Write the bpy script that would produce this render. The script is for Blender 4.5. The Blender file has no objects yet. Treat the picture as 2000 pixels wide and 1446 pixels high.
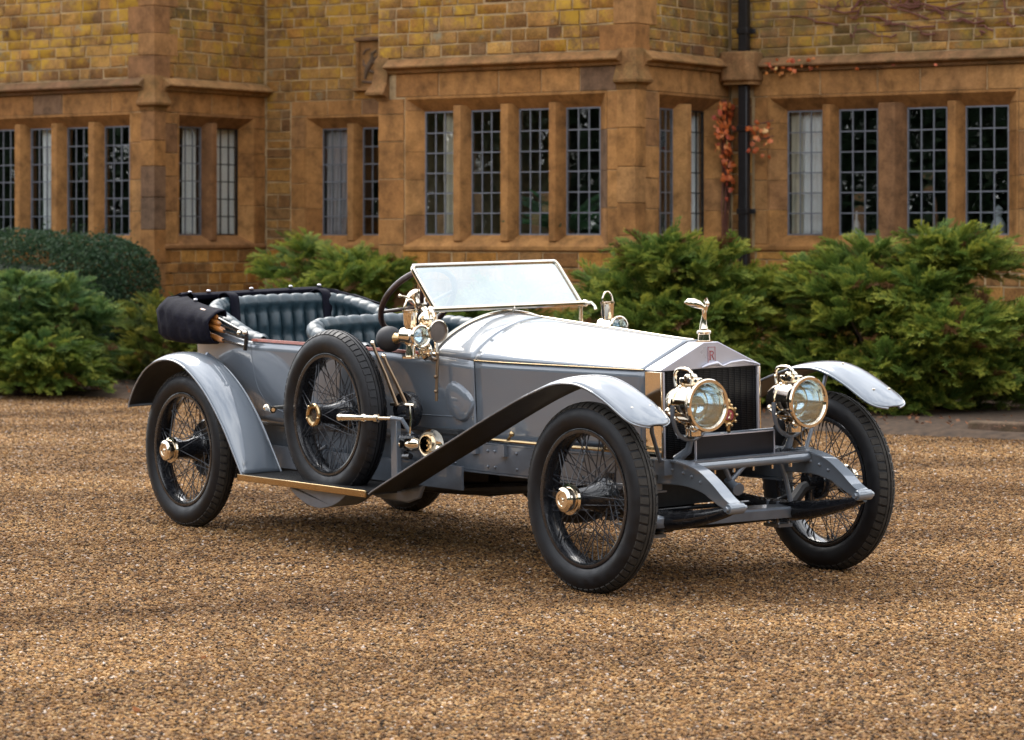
import bpy, bmesh, math, random
import numpy as np
from mathutils import Vector, Matrix
R = math.radians
random.seed(7); rng = np.random.default_rng(7)
scene = bpy.context.scene
COL = scene.collection

# ------------------------------------------------------------------ camera, sky, sun, exposure
cam_d = bpy.data.cameras.new('camera'); cam = bpy.data.objects.new('camera', cam_d); COL.objects.link(cam)
cam.location = (0, 0, 1.65); cam.rotation_euler = (R(90), 0, 0)
cam_d.sensor_fit = 'HORIZONTAL'; cam_d.sensor_width = 36.0; cam_d.lens = 97.0
cam_d.shift_y = -0.1312; cam_d.clip_start = 0.1; cam_d.clip_end = 1000
cam_d.dof.use_dof = True; cam_d.dof.focus_distance = 13.3; cam_d.dof.aperture_fstop = 5.0
scene.camera = cam

SUN_DIR = Vector((-0.34, 0.60, 0.72)).normalized()          # towards the veiled sun: over the house roof, to the left
sun_elev = math.asin(SUN_DIR.z); sun_az = math.atan2(SUN_DIR.x, SUN_DIR.y)
world = bpy.data.worlds.new('World'); scene.world = world; world.use_nodes = True
wn, wl = world.node_tree.nodes, world.node_tree.links
wn.clear()
w_out = wn.new('ShaderNodeOutputWorld'); w_bg = wn.new('ShaderNodeBackground'); w_bg.inputs[1].default_value = 0.10
w_sky = wn.new('ShaderNodeTexSky'); w_sky.sky_type = 'NISHITA'; w_sky.sun_disc = False
w_sky.sun_elevation = sun_elev; w_sky.sun_rotation = sun_az
w_tc = wn.new('ShaderNodeTexCoord')
w_map = wn.new('ShaderNodeMapping'); w_map.inputs['Scale'].default_value = (1.0, 1.0, 1.6)
w_n1 = wn.new('ShaderNodeTexNoise'); w_n1.inputs['Scale'].default_value = 4.6; w_n1.inputs['Detail'].default_value = 6; w_n1.inputs['Roughness'].default_value = 0.6
w_r1 = wn.new('ShaderNodeValToRGB'); w_r1.color_ramp.elements[0].position = 0.36; w_r1.color_ramp.elements[1].position = 0.60
w_r1.color_ramp.elements[0].color = (0.28, 0.28, 0.28, 1)
w_mix = wn.new('ShaderNodeMix'); w_mix.data_type = 'RGBA'
w_mix.inputs[7].default_value = (12.6, 12.7, 12.9, 1)            # cloud radiance in sky units
wl.new(w_tc.outputs['Generated'], w_map.inputs[0]); wl.new(w_map.outputs[0], w_n1.inputs['Vector'])
wl.new(w_n1.outputs['Fac'], w_r1.inputs[0]); wl.new(w_r1.outputs[0], w_mix.inputs[0])
wl.new(w_sky.outputs[0], w_mix.inputs[6]); wl.new(w_mix.outputs[2], w_bg.inputs[0]); wl.new(w_bg.outputs[0], w_out.inputs[0])

sun_d = bpy.data.lights.new('sun', 'SUN'); sun_d.energy = 1.4; sun_d.angle = R(38); sun_d.color = (1.0, 0.95, 0.88)
sun = bpy.data.objects.new('sun', sun_d); COL.objects.link(sun)
sun.rotation_euler = (-SUN_DIR).to_track_quat('-Z', 'Y').to_euler(); sun.location = (-20, -20, 30)

vs = scene.view_settings
scene.display_settings.display_device = 'sRGB'
vs.view_transform = 'Standard'; vs.look = 'None'; vs.gamma = 1.0; vs.use_curve_mapping = False; vs.exposure = 1.15
scene.cycles.max_bounces = 5; scene.cycles.diffuse_bounces = 2; scene.cycles.glossy_bounces = 4
scene.cycles.transmission_bounces = 6; scene.cycles.transparent_max_bounces = 12
scene.cycles.caustics_reflective = False; scene.cycles.caustics_refractive = False
scene.cycles.sample_clamp_indirect = 6.0

# ------------------------------------------------------------------ mesh helpers
class MB:
    """collects shapes; build() links them as one mesh object"""
    def __init__(s): s.v = []; s.f = []
    def add(s, verts, faces):
        o = len(s.v); s.v.extend([tuple(map(float, p)) for p in verts]); s.f.extend([tuple(i + o for i in f) for f in faces]); return s
    def box(s, c, d, rz=0, ry=0):
        m = Matrix.Translation(c) @ Matrix.Rotation(rz, 4, 'Z') @ Matrix.Rotation(ry, 4, 'Y')
        vv = [m @ Vector((x * d[0] / 2, y * d[1] / 2, z * d[2] / 2)) for z in (-1, 1) for x, y in ((-1, -1), (1, -1), (1, 1), (-1, 1))]
        return s.add(vv, [(3, 2, 1, 0), (4, 5, 6, 7), (0, 1, 5, 4), (1, 2, 6, 5), (2, 3, 7, 6), (3, 0, 4, 7)])
    def grid(s, P, wi=False, wj=False):
        ni, nj = len(P), len(P[0]); vv = [p for row in P for p in row]; ff = []
        for i in range(ni if wi else ni - 1):
            for j in range(nj if wj else nj - 1):
                a, b = i, (i + 1) % ni; c, d = j, (j + 1) % nj
                ff.append((a * nj + c, b * nj + c, b * nj + d, a * nj + d))
        return s.add(vv, ff)
    def tube(s, pts, r, n=8, closed=False, caps=True, flat=1.0):
        pts = [Vector(p) for p in pts]; m = len(pts); rr = r if hasattr(r, '__len__') else [r] * m
        rows = []; up = None
        for i, p in enumerate(pts):
            a = pts[(i - 1) % m] if (closed or i) else pts[0]; b = pts[(i + 1) % m] if (closed or i < m - 1) else pts[-1]
            t = (b - a).normalized()
            if up is None:
                up = Vector((0, 0, 1)) if abs(t.z) < 0.9 else Vector((1, 0, 0))
            e1 = up - t * up.dot(t)
            e1 = e1.normalized() if e1.length > 1e-6 else t.orthogonal().normalized()
            e2 = t.cross(e1); up = e1
            rows.append([p + (e1 * math.cos(k * 2 * math.pi / n) + e2 * flat * math.sin(k * 2 * math.pi / n)) * rr[i] for k in range(n)])
        o = len(s.v); s.grid(rows, closed, True)
        if caps and not closed:
            s.f.append(tuple(o + k for k in range(n))[::-1]); s.f.append(tuple(o + (m - 1) * n + k for k in range(n)))
        return s
    def lathe(s, prof, org, axis, n=24, caps=True, closed=False):
        """prof: list of (distance along axis, radius)"""
        org = Vector(org); ax = Vector(axis).normalized(); e1 = ax.orthogonal().normalized(); e2 = ax.cross(e1)
        rows = [[org + ax * a + (e1 * math.cos(k * 2 * math.pi / n) + e2 * math.sin(k * 2 * math.pi / n)) * r for k in range(n)] for a, r in prof]
        o = len(s.v); s.grid(rows, closed, True)
        if caps and not closed:
            m = len(prof)
            if prof[0][1] > 1e-5: s.f.append(tuple(o + k for k in range(n)))
            if prof[-1][1] > 1e-5: s.f.append(tuple(o + (m - 1) * n + k for k in range(n))[::-1])
        return s
    def prism(s, poly, fn, t0, t1):
        """poly: 2-D outline; fn(a, b, t) -> point"""
        n = len(poly); vv = [fn(a, b, t0) for a, b in poly] + [fn(a, b, t1) for a, b in poly]
        return s.add(vv, [tuple(range(n))[::-1], tuple(range(n, 2 * n))] + [(i, (i + 1) % n, n + (i + 1) % n, n + i) for i in range(n)])
    def ball(s, c, r, n=12, m=8):
        r = r if hasattr(r, '__len__') else (r, r, r); c = Vector(c)
        rows = [[c + Vector((r[0] * math.sin(j * math.pi / m) * math.cos(k * 2 * math.pi / n), r[1] * math.sin(j * math.pi / m) * math.sin(k * 2 * math.pi / n), r[2] * math.cos(j * math.pi / m))) for k in range(n)] for j in range(m + 1)]
        return s.grid(rows, False, True)
    def mesh(s, name, smooth=35):
        me = bpy.data.meshes.new(name); me.from_pydata(s.v, [], s.f); me.validate()
        bm = bmesh.new(); bm.from_mesh(me); bmesh.ops.remove_doubles(bm, verts=bm.verts, dist=1e-5)
        bmesh.ops.recalc_face_normals(bm, faces=bm.faces); bm.to_mesh(me); bm.free()
        if smooth:
            me.polygons.foreach_set('use_smooth', [True] * len(me.polygons)); me.set_sharp_from_angle(angle=R(smooth))
        me.update(); return me
    def build(s, name, mat, parent=None, smooth=35, sprung=False, bevel=0, solid=0):
        o = bpy.data.objects.new(name, s.mesh(name, smooth)); COL.objects.link(o); o.data.materials.append(mat)
        if parent: o.parent = parent
        if sprung: lean(o)
        if solid:
            m = o.modifiers.new('Solid', 'SOLIDIFY'); m.thickness = abs(solid); m.offset = -1 if solid > 0 else 1
        if bevel:
            m = o.modifiers.new('Bevel', 'BEVEL'); m.width = bevel; m.segments = 2; m.limit_method = 'ANGLE'; m.angle_limit = R(40)
        return o

def lean(o):
    """the sprung body leans a little to its right on the suspension"""
    th = 0.02; zr = 0.45
    o.rotation_euler = (th, 0, 0); o.location = (0, zr * math.sin(th), zr * (1 - math.cos(th)))

def np_mesh(name, V, F, smooth=False):
    """V (n,3), F (m,3|4) numpy -> mesh"""
    me = bpy.data.meshes.new(name); k = F.shape[1]
    me.vertices.add(len(V)); me.vertices.foreach_set('co', V.astype(np.float32).ravel())
    me.loops.add(F.size); me.loops.foreach_set('vertex_index', F.astype(np.int32).ravel())
    me.polygons.add(len(F)); me.polygons.foreach_set('loop_start', np.arange(0, F.size, k, dtype=np.int32))
    if smooth: me.polygons.foreach_set('use_smooth', np.ones(len(F), dtype=bool))
    me.update(calc_edges=True); return me
def link(name, me, mat, parent=None):
    o = bpy.data.objects.new(name, me); COL.objects.link(o)
    if not me.materials: me.materials.append(mat)
    if parent: o.parent = parent
    return o
def empty(name, loc=(0, 0, 0), rz=0):
    o = bpy.data.objects.new(name, None); COL.objects.link(o); o.location = loc; o.rotation_euler = (0, 0, rz); o.empty_display_size = 0.2; return o
def tag(o, label=None, cat=None, group=None, kind=None):
    if label: o['label'] = label
    if cat: o['category'] = cat
    if group: o['group'] = group
    if kind: o['kind'] = kind
    return o
def smoothpath(pts, n):
    """Catmull-Rom through pts (tuples of any length), n samples per span"""
    P = [np.array(p, float) for p in pts]; P = [2 * P[0] - P[1]] + P + [2 * P[-1] - P[-2]]; out = []
    for i in range(1, len(P) - 2):
        for k in range(n):
            t = k / n; a, b, c, d = P[i - 1], P[i], P[i + 1], P[i + 2]
            out.append(0.5 * (2 * b + (c - a) * t + (2 * a - 5 * b + 4 * c - d) * t * t + (3 * b - a - 3 * c + d) * t ** 3))
    out.append(P[-2]); return out
def interp(x, tab):
    xs = [t[0] for t in tab]; ys = [t[1] for t in tab]
    if xs[0] > xs[-1]: xs, ys = xs[::-1], ys[::-1]
    return float(np.interp(x, xs, ys))

# ------------------------------------------------------------------ materials
def new_mat(name):
    m = bpy.data.materials.new(name); m.use_nodes = True; nt = m.node_tree; return m, nt, nt.nodes['Principled BSDF']
def nd(nt, t, **kw):
    n = nt.nodes.new(t)
    for k, v in kw.items():
        if k in n.inputs: n.inputs[k].default_value = v
        else: setattr(n, k, v)
    return n
def ramp(nt, stops, src=None, interp_='LINEAR'):
    r = nt.nodes.new('ShaderNodeValToRGB'); cr = r.color_ramp; cr.interpolation = interp_
    while len(cr.elements) < len(stops): cr.elements.new(0.5)
    for e, (p, c) in zip(cr.elements, stops): e.position = p; e.color = (c[0], c[1], c[2], 1) if hasattr(c, '__len__') else (c, c, c, 1)
    if src is not None: nt.links.new(src, r.inputs[0])
    return r
def mixc(nt, fac, a, b, mode='MIX'):
    m = nt.nodes.new('ShaderNodeMix'); m.data_type = 'RGBA'; m.blend_type = mode
    for k, val in ((0, fac), (6, a), (7, b)):
        if hasattr(val, 'links') or hasattr(val, 'is_linked'): nt.links.new(val, m.inputs[k])
        elif hasattr(val, '__len__'): m.inputs[k].default_value = (*val[:3], 1)
        else: m.inputs[k].default_value = val
    return m.outputs[2]
def simple(name, col, rough=0.5, metal=0.0, noise=0.0, nscale=40, bump=0.0, coat=0.0, rvar=0.0, spec=0.5, aniso=0):
    m, nt, b = new_mat(name); b.inputs['Base Color'].default_value = (*col, 1); b.inputs['Roughness'].default_value = rough
    b.inputs['Metallic'].default_value = metal; b.inputs['Coat Weight'].default_value = coat; b.inputs['Coat Roughness'].default_value = 0.03
    b.inputs['Specular IOR Level'].default_value = spec
    if noise or bump or rvar:
        tc = nd(nt, 'ShaderNodeTexCoord'); n = nd(nt, 'ShaderNodeTexNoise', Scale=nscale, Detail=5.0); nt.links.new(tc.outputs['Object'], n.inputs['Vector'])
        if noise:
            r = ramp(nt, [(0.3, [c * (1 - noise) for c in col]), (0.7, [min(1, c * (1 + noise)) for c in col])], n.outputs['Fac']); nt.links.new(r.outputs[0], b.inputs['Base Color'])
        if rvar:
            r = ramp(nt, [(0.3, max(0, rough - rvar)), (0.7, min(1, rough + rvar))], n.outputs['Fac']); nt.links.new(r.outputs[0], b.inputs['Roughness'])
        if bump:
            bp = nd(nt, 'ShaderNodeBump', Strength=bump, Distance=0.002); nt.links.new(n.outputs['Fac'], bp.inputs['Height']); nt.links.new(bp.outputs[0], b.inputs['Normal'])
    return m

MAT = {}
def paint(name, col):
    m, nt, b = new_mat(name)
    tc = nd(nt, 'ShaderNodeTexCoord'); n = nd(nt, 'ShaderNodeTexNoise', Scale=3.0, Detail=3.0); nt.links.new(tc.outputs['Object'], n.inputs['Vector'])
    r = ramp(nt, [(0.3, [c * 0.95 for c in col]), (0.7, [c * 1.04 for c in col])], n.outputs['Fac']); nt.links.new(r.outputs[0], b.inputs['Base Color'])
    b.inputs['Metallic'].default_value = 0.25; b.inputs['Roughness'].default_value = 0.42
    b.inputs['Coat Weight'].default_value = 1.0; b.inputs['Coat Roughness'].default_value = 0.04; b.inputs['Coat IOR'].default_value = 1.8
    n2 = nd(nt, 'ShaderNodeTexNoise', Scale=9.0, Detail=2.0); nt.links.new(tc.outputs['Object'], n2.inputs['Vector'])
    bp = nd(nt, 'ShaderNodeBump', Strength=0.05, Distance=0.004); nt.links.new(n2.outputs['Fac'], bp.inputs['Height']); nt.links.new(bp.outputs[0], b.inputs['Coat Normal'])
    return m
MAT['paint'] = paint('silver_blue_paint', (0.150, 0.178, 0.213))
MAT['paint_dull'] = simple('chassis_paint', (0.125, 0.147, 0.178), 0.38, 0.2, 0.12, 14, 0.05, 0.8)
MAT['nickel'] = simple('nickel', (0.82, 0.72, 0.58), 0.09, 1.0, 0.06, 9, 0.0, 0, 0.05)
MAT['brass'] = simple('brass', (0.50, 0.36, 0.19), 0.22, 1.0, 0.12, 12, 0.0, 0, 0.08)
MAT['bronze'] = simple('bronze_plate', (0.24, 0.17, 0.11), 0.40, 1.0, 0.15, 12, 0.0, 0, 0.08)
MAT['silver'] = simple('radiator_silver', (0.60, 0.60, 0.67), 0.30, 0.45, 0.03, 6, 0.0, 0.3, 0.05)
MAT['black'] = simple('black_enamel', (0.010, 0.011, 0.014), 0.22, 0.0, 0.3, 30, 0.1, 0.5, 0.1)
MAT['blackmech'] = simple('oily_black', (0.012, 0.012, 0.013), 0.5, 0.0, 0.4, 25, 0.4)
MAT['spoke'] = simple('spoke_enamel', (0.022, 0.026, 0.034), 0.28, 0.1)
MAT['rubber'] = simple('rubber', (0.0065, 0.007, 0.009), 0.50, 0, 0.35, 18, 0.25, 0, 0.12, 0.35)
MAT['tread'] = simple('dusty_tread', (0.026, 0.023, 0.019), 0.8, 0, 0.5, 24, 0.5)
MAT['bulb'] = simple('bulb_rubber', (0.02, 0.02, 0.024), 0.6, 0, 0.2, 20)
MAT['leather'] = simple('blue_green_leather', (0.018, 0.038, 0.050), 0.38, 0, 0.25, 30, 0.35, 0.12, 0.08)
MAT['hood'] = simple('navy_hood_cloth', (0.0055, 0.0055, 0.012), 0.8, 0, 0.35, 60, 0.5, 0, 0, 0.15)
MAT['wood'] = simple('bow_ash', (0.36, 0.14, 0.035), 0.3, 0, 0.3, 12, 0.1, 0.4)
MAT['darkwood'] = simple('wheel_rim_wood', (0.045, 0.024, 0.018), 0.35, 0, 0.4, 20, 0.1, 0.3)
MAT['redtrim'] = simple('red_capping', (0.30, 0.08, 0.05), 0.4, 0, 0.2, 20, 0.1, 0.3)
MAT['carpet'] = simple('floor_carpet', (0.02, 0.022, 0.025), 0.9, 0, 0.3, 80)
MAT['plate'] = simple('blank_plate', (0.005, 0.006, 0.011), 0.4, 0, 0.1, 20)
MAT['red'] = simple('red_enamel', (0.36, 0.07, 0.08), 0.4)
MAT['mesh'] = simple('horn_gauze', (0.16, 0.13, 0.11), 0.5, 0.7, 0.2, 200, 0.4)
def core_mat():
    m, nt, b = new_mat('radiator_core'); b.inputs['Base Color'].default_value = (0.006, 0.007, 0.010, 1); b.inputs['Roughness'].default_value = 0.4; b.inputs['Metallic'].default_value = 0.3
    return m
MAT['core'] = core_mat()
def glass_mat(name, gloss, tint=(1, 1, 1), rough=0.01, bump=0.0, mirror=(1, 1, 1)):
    m = bpy.data.materials.new(name); m.use_nodes = True; nt = m.node_tree; nt.nodes.clear()
    out = nd(nt, 'ShaderNodeOutputMaterial'); mx = nd(nt, 'ShaderNodeMixShader'); tr = nd(nt, 'ShaderNodeBsdfTransparent'); gl = nd(nt, 'ShaderNodeBsdfGlossy')
    tr.inputs[0].default_value = (*tint, 1); gl.inputs['Roughness'].default_value = rough; gl.inputs[0].default_value = (*mirror, 1)
    ge = nd(nt, 'ShaderNodeNewGeometry'); dt = nd(nt, 'ShaderNodeVectorMath', operation='DOT_PRODUCT'); nt.links.new(ge.outputs['Incoming'], dt.inputs[0]); nt.links.new(ge.outputs['Normal'], dt.inputs[1])
    ab = nd(nt, 'ShaderNodeMath', operation='ABSOLUTE'); nt.links.new(dt.outputs['Value'], ab.inputs[0]); iv = nd(nt, 'ShaderNodeMath', operation='SUBTRACT'); iv.inputs[0].default_value = 1.0; nt.links.new(ab.outputs[0], iv.inputs[1])
    pw = nd(nt, 'ShaderNodeMath', operation='POWER'); pw.inputs[1].default_value = 5.0; nt.links.new(iv.outputs[0], pw.inputs[0])     # Schlick, the same from both sides of the sheet
    ad = nd(nt, 'ShaderNodeMath', operation='MULTIPLY_ADD', use_clamp=True); ad.inputs[1].default_value = 0.96; ad.inputs[2].default_value = 0.04 + gloss
    nt.links.new(pw.outputs[0], ad.inputs[0]); nt.links.new(ad.outputs[0], mx.inputs[0]); nt.links.new(tr.outputs[0], mx.inputs[1]); nt.links.new(gl.outputs[0], mx.inputs[2]); nt.links.new(mx.outputs[0], out.inputs[0])
    if bump:
        tc = nd(nt, 'ShaderNodeTexCoord'); n = nd(nt, 'ShaderNodeTexNoise', Scale=5.0, Detail=2.0); nt.links.new(tc.outputs['Object'], n.inputs['Vector'])
        bp = nd(nt, 'ShaderNodeBump', Strength=bump, Distance=0.01); nt.links.new(n.outputs['Fac'], bp.inputs['Height']); nt.links.new(bp.outputs[0], gl.inputs['Normal'])
    return m
MAT['screen_glass'] = glass_mat('windscreen_glass', 0.52, (0.90, 0.96, 0.97), 0.01, 0.0, (0.60, 0.67, 0.70))
MAT['lamp_glass'] = glass_mat('lamp_glass', 0.10, (0.92, 0.97, 0.98))
MAT['pane'] = glass_mat('old_window_glass', 0.03, (0.95, 0.97, 0.96), 0.02, 0.2)
MAT['reflector'] = simple('reflector', (0.70, 0.78, 0.84), 0.12, 1.0)
# ------------------------------------------------------------------ setting materials
def gravel_mat(name, pebbles=False):
    m, nt, b = new_mat(name); L = nt.links
    tc = nd(nt, 'ShaderNodeTexCoord'); geo = nd(nt, 'ShaderNodeNewGeometry')
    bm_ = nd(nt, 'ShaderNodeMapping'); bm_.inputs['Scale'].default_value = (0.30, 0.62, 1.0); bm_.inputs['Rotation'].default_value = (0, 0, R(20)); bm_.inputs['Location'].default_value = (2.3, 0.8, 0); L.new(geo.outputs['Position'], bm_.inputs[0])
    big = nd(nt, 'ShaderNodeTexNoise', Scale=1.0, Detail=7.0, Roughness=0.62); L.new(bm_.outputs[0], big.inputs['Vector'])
    mid = nd(nt, 'ShaderNodeTexNoise', Scale=7.0, Detail=5.0, Roughness=0.65); L.new(geo.outputs['Position'], mid.inputs['Vector'])
    stops = [(0.0, (0.043, 0.032, 0.024)), (0.14, (0.102, 0.063, 0.037)), (0.34, (0.241, 0.124, 0.051)), (0.55, (0.341, 0.184, 0.070)), (0.70, (0.200, 0.117, 0.070)), (0.84, (0.441, 0.252, 0.100)), (0.965, (0.441, 0.306, 0.176)), (0.995, (0.563, 0.475, 0.418))]
    if pebbles:
        oi = nd(nt, 'ShaderNodeObjectInfo'); rnd = oi.outputs['Random']
        n2 = nd(nt, 'ShaderNodeTexNoise', Scale=160.0, Detail=2.0); L.new(geo.outputs['Position'], n2.inputs['Vector'])
    else:
        vo = nd(nt, 'ShaderNodeTexVoronoi', Scale=75.0, Randomness=1.0); L.new(geo.outputs['Position'], vo.inputs['Vector'])
        sep = nd(nt, 'ShaderNodeSeparateColor'); L.new(vo.outputs['Color'], sep.inputs[0]); rnd = sep.outputs[0]
        n2 = nd(nt, 'ShaderNodeTexNoise', Scale=220.0, Detail=3.0); L.new(geo.outputs['Position'], n2.inputs['Vector'])
    cr = ramp(nt, stops, rnd)
    broad_tone = ramp(nt, [(0.34, (0.60, 0.57, 0.55)), (0.50, (0.93, 0.93, 0.92)), (0.64, (1.18, 1.20, 1.18))], big.outputs['Fac'])  # broad stretched noise patches, darker and paler
    col = mixc(nt, 1.0, cr.outputs[0], broad_tone.outputs[0], 'MULTIPLY')
    dm = ramp(nt, [(0.32, 0.68), (0.52, 1.0), (0.70, 1.18)], mid.outputs['Fac']); col = mixc(nt, 1.0, col, dm.outputs[0], 'MULTIPLY')
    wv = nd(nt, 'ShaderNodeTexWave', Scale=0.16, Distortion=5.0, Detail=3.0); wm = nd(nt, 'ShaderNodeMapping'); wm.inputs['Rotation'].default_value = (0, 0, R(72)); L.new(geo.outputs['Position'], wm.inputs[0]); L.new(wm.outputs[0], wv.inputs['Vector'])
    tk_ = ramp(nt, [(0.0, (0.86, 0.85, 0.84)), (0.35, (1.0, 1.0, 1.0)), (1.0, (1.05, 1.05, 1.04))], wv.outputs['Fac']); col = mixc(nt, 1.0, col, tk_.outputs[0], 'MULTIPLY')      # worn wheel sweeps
    fine = ramp(nt, [(0.3, 0.72), (0.7, 1.2)], n2.outputs['Fac']); col = mixc(nt, 1.0, col, fine.outputs[0], 'MULTIPLY')
    L.new(col, b.inputs['Base Color']); b.inputs['Roughness'].default_value = 0.85; b.inputs['Specular IOR Level'].default_value = 0.12
    if not pebbles:
        bp = nd(nt, 'ShaderNodeBump', Strength=1.0, Distance=0.012); L.new(vo.outputs['Distance'], bp.inputs['Height']); bp.invert = True; L.new(bp.outputs[0], b.inputs['Normal'])
    return m
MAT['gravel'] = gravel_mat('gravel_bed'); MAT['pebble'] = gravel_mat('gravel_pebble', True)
MAT['soil'] = simple('soil', (0.060, 0.036, 0.020), 0.95, 0, 0.5, 14, 1.0)
MAT['lawn'] = simple('lawn', (0.05, 0.075, 0.025), 0.95, 0, 0.4, 3, 0.5)

def stone_mat(name, stops, lichen, speck=0.25, bump=0.6, moss=0.0):
    """ironstone: each block its own tone, weathering stains and lichen with shapes of their own"""
    m, nt, b = new_mat(name); L = nt.links; geo = nd(nt, 'ShaderNodeNewGeometry'); oi = nd(nt, 'ShaderNodeObjectInfo'); at = nd(nt, 'ShaderNodeAttribute', attribute_name='tone')
    add = nd(nt, 'ShaderNodeMath', operation='ADD'); L.new(oi.outputs['Random'], add.inputs[0]); L.new(at.outputs['Fac'], add.inputs[1])
    fr = nd(nt, 'ShaderNodeMath', operation='FRACT'); L.new(add.outputs[0], fr.inputs[0])
    cr = ramp(nt, stops, fr.outputs[0])
    n1 = nd(nt, 'ShaderNodeTexNoise', Scale=7.0, Detail=8.0, Roughness=0.65); L.new(geo.outputs['Position'], n1.inputs['Vector'])
    n2 = nd(nt, 'ShaderNodeTexNoise', Scale=55.0, Detail=4.0); L.new(geo.outputs['Position'], n2.inputs['Vector'])
    v1 = ramp(nt, [(0.28, 0.50), (0.5, 1.0), (0.72, 1.34)], n1.outputs['Fac']); col = mixc(nt, 1.0, cr.outputs[0], v1.outputs[0], 'MULTIPLY')
    v2 = ramp(nt, [(0.3, 1 - speck), (0.7, 1 + speck)], n2.outputs['Fac']); col = mixc(nt, 1.0, col, v2.outputs[0], 'MULTIPLY')
    if lichen:
        n3 = nd(nt, 'ShaderNodeTexNoise', Scale=2.6, Detail=11.0, Roughness=0.80); mp = nd(nt, 'ShaderNodeMapping'); mp.inputs['Location'].default_value = (3.1, 1.7, 0.4); L.new(geo.outputs['Position'], mp.inputs[0]); L.new(mp.outputs[0], n3.inputs['Vector'])
        sx = nd(nt, 'ShaderNodeSeparateXYZ'); L.new(geo.outputs['Position'], sx.inputs[0])
        g = nd(nt, 'ShaderNodeMapRange', clamp=True); g.inputs[1].default_value = 2.6; g.inputs[2].default_value = 3.9; g.inputs[3].default_value = -0.07; g.inputs[4].default_value = 0.07; L.new(sx.outputs[2], g.inputs[0])
        sm = nd(nt, 'ShaderNodeMath', operation='ADD'); L.new(n3.outputs['Fac'], sm.inputs[0]); L.new(g.outputs[0], sm.inputs[1])
        mk = ramp(nt, [(0.57 - 0.02 * lichen, 0.0), (0.68 - 0.02 * lichen, 0.85)], sm.outputs[0]); col = mixc(nt, mk.outputs[0], col, (0.42, 0.245, 0.026))
        n4 = nd(nt, 'ShaderNodeTexNoise', Scale=4.1, Detail=9.0, Roughness=0.75); L.new(mp.outputs[0], n4.inputs['Vector'])
        mk2 = ramp(nt, [(0.57, 0.0), (0.66, 0.75)], n4.outputs['Fac']); col = mixc(nt, mk2.outputs[0], col, (0.22, 0.20, 0.13))
    if not lichen:
        ms = nd(nt, 'ShaderNodeMapping'); ms.inputs['Scale'].default_value = (3.4, 3.4, 1.7); L.new(geo.outputs['Position'], ms.inputs[0]); ns = nd(nt, 'ShaderNodeTexNoise', Scale=1.0, Detail=6.0, Roughness=0.7); L.new(ms.outputs[0], ns.inputs['Vector'])
        st_ = ramp(nt, [(0.34, (0.74, 0.74, 0.77)), (0.50, (1, 1, 1)), (0.68, (1.14, 1.12, 1.06))], ns.outputs['Fac']); col = mixc(nt, 1.0, col, st_.outputs[0], 'MULTIPLY')
    if moss:
        n5 = nd(nt, 'ShaderNodeTexNoise', Scale=3.0, Detail=8.0, Roughness=0.7); L.new(geo.outputs['Position'], n5.inputs['Vector'])
        mk3 = ramp(nt, [(0.46, 0.0), (0.60, moss)], n5.outputs['Fac']); col = mixc(nt, mk3.outputs[0], col, (0.095, 0.092, 0.034))
    L.new(col, b.inputs['Base Color']); b.inputs['Roughness'].default_value = 0.92; b.inputs['Specular IOR Level'].default_value = 0.2
    bp = nd(nt, 'ShaderNodeBump', Strength=bump, Distance=0.008); mx = mixc(nt, 0.5, n1.outputs['Fac'], n2.outputs['Fac']); L.new(mx, bp.inputs['Height']); L.new(bp.outputs[0], b.inputs['Normal'])
    return m
RUB = [(0.0, (0.116, 0.058, 0.028)), (0.18, (0.226, 0.112, 0.034)), (0.36, (0.321, 0.156, 0.038)), (0.52, (0.184, 0.103, 0.046)), (0.66, (0.273, 0.144, 0.046)), (0.82, (0.370, 0.202, 0.058)), (1.0, (0.144, 0.072, 0.034))]
ASH = [(0.0, (0.289, 0.139, 0.046)), (0.25, (0.357, 0.180, 0.064)), (0.5, (0.269, 0.126, 0.043)), (0.7, (0.369, 0.193, 0.072)), (0.88, (0.228, 0.113, 0.049)), (0.95, (0.147, 0.092, 0.058)), (1.0, (0.168, 0.099, 0.058))]
MAT['rubble'] = stone_mat('ironstone_rubble', RUB, 1.0, 0.3, 0.9); MAT['rubble_moss'] = stone_mat('ironstone_rubble_mossy', RUB, 0.7, 0.3, 0.9, 0.55)
MAT['rubble_plain'] = stone_mat('ironstone_rubble_clean', [(p, [c[0] * 1.2, c[1] * 1.12, c[2]]) for p, c in RUB], 0.0, 0.25, 0.8)
MAT['ashlar'] = stone_mat('ironstone_ashlar', ASH, 0.0, 0.14, 0.35)
MAT['string'] = stone_mat('weathered_ashlar', [(p, [c[0] * .8, c[1] * .84, c[2] * .95]) for p, c in ASH], 0.0, 0.25, 0.6, 0.25)
MAT['mortar'] = simple('lime_mortar', (0.38, 0.27, 0.145), 0.95, 0, 0.35, 9, 1.0)
MAT['lead'] = simple('lead_cames', (0.165, 0.178, 0.21), 0.5, 0.4, 0.2, 30)
MAT['iron'] = simple('black_iron', (0.012, 0.012, 0.014), 0.45, 0.2, 0.3, 20, 0.2)
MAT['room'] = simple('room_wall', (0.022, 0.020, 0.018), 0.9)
def cloth_mat(name, col):
    m, nt, b = new_mat(name); b.inputs['Base Color'].default_value = (*col, 1); b.inputs['Roughness'].default_value = 0.9; b.inputs['Transmission Weight'].default_value = 0.0; return m
MAT['curtain'] = cloth_mat('curtain_cotton', (0.86, 0.86, 0.88)); MAT['curtain_grey'] = cloth_mat('curtain_net', (0.42, 0.38, 0.40)); MAT['curtain_cream'] = cloth_mat('curtain_lining', (0.55, 0.50, 0.40))

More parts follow.
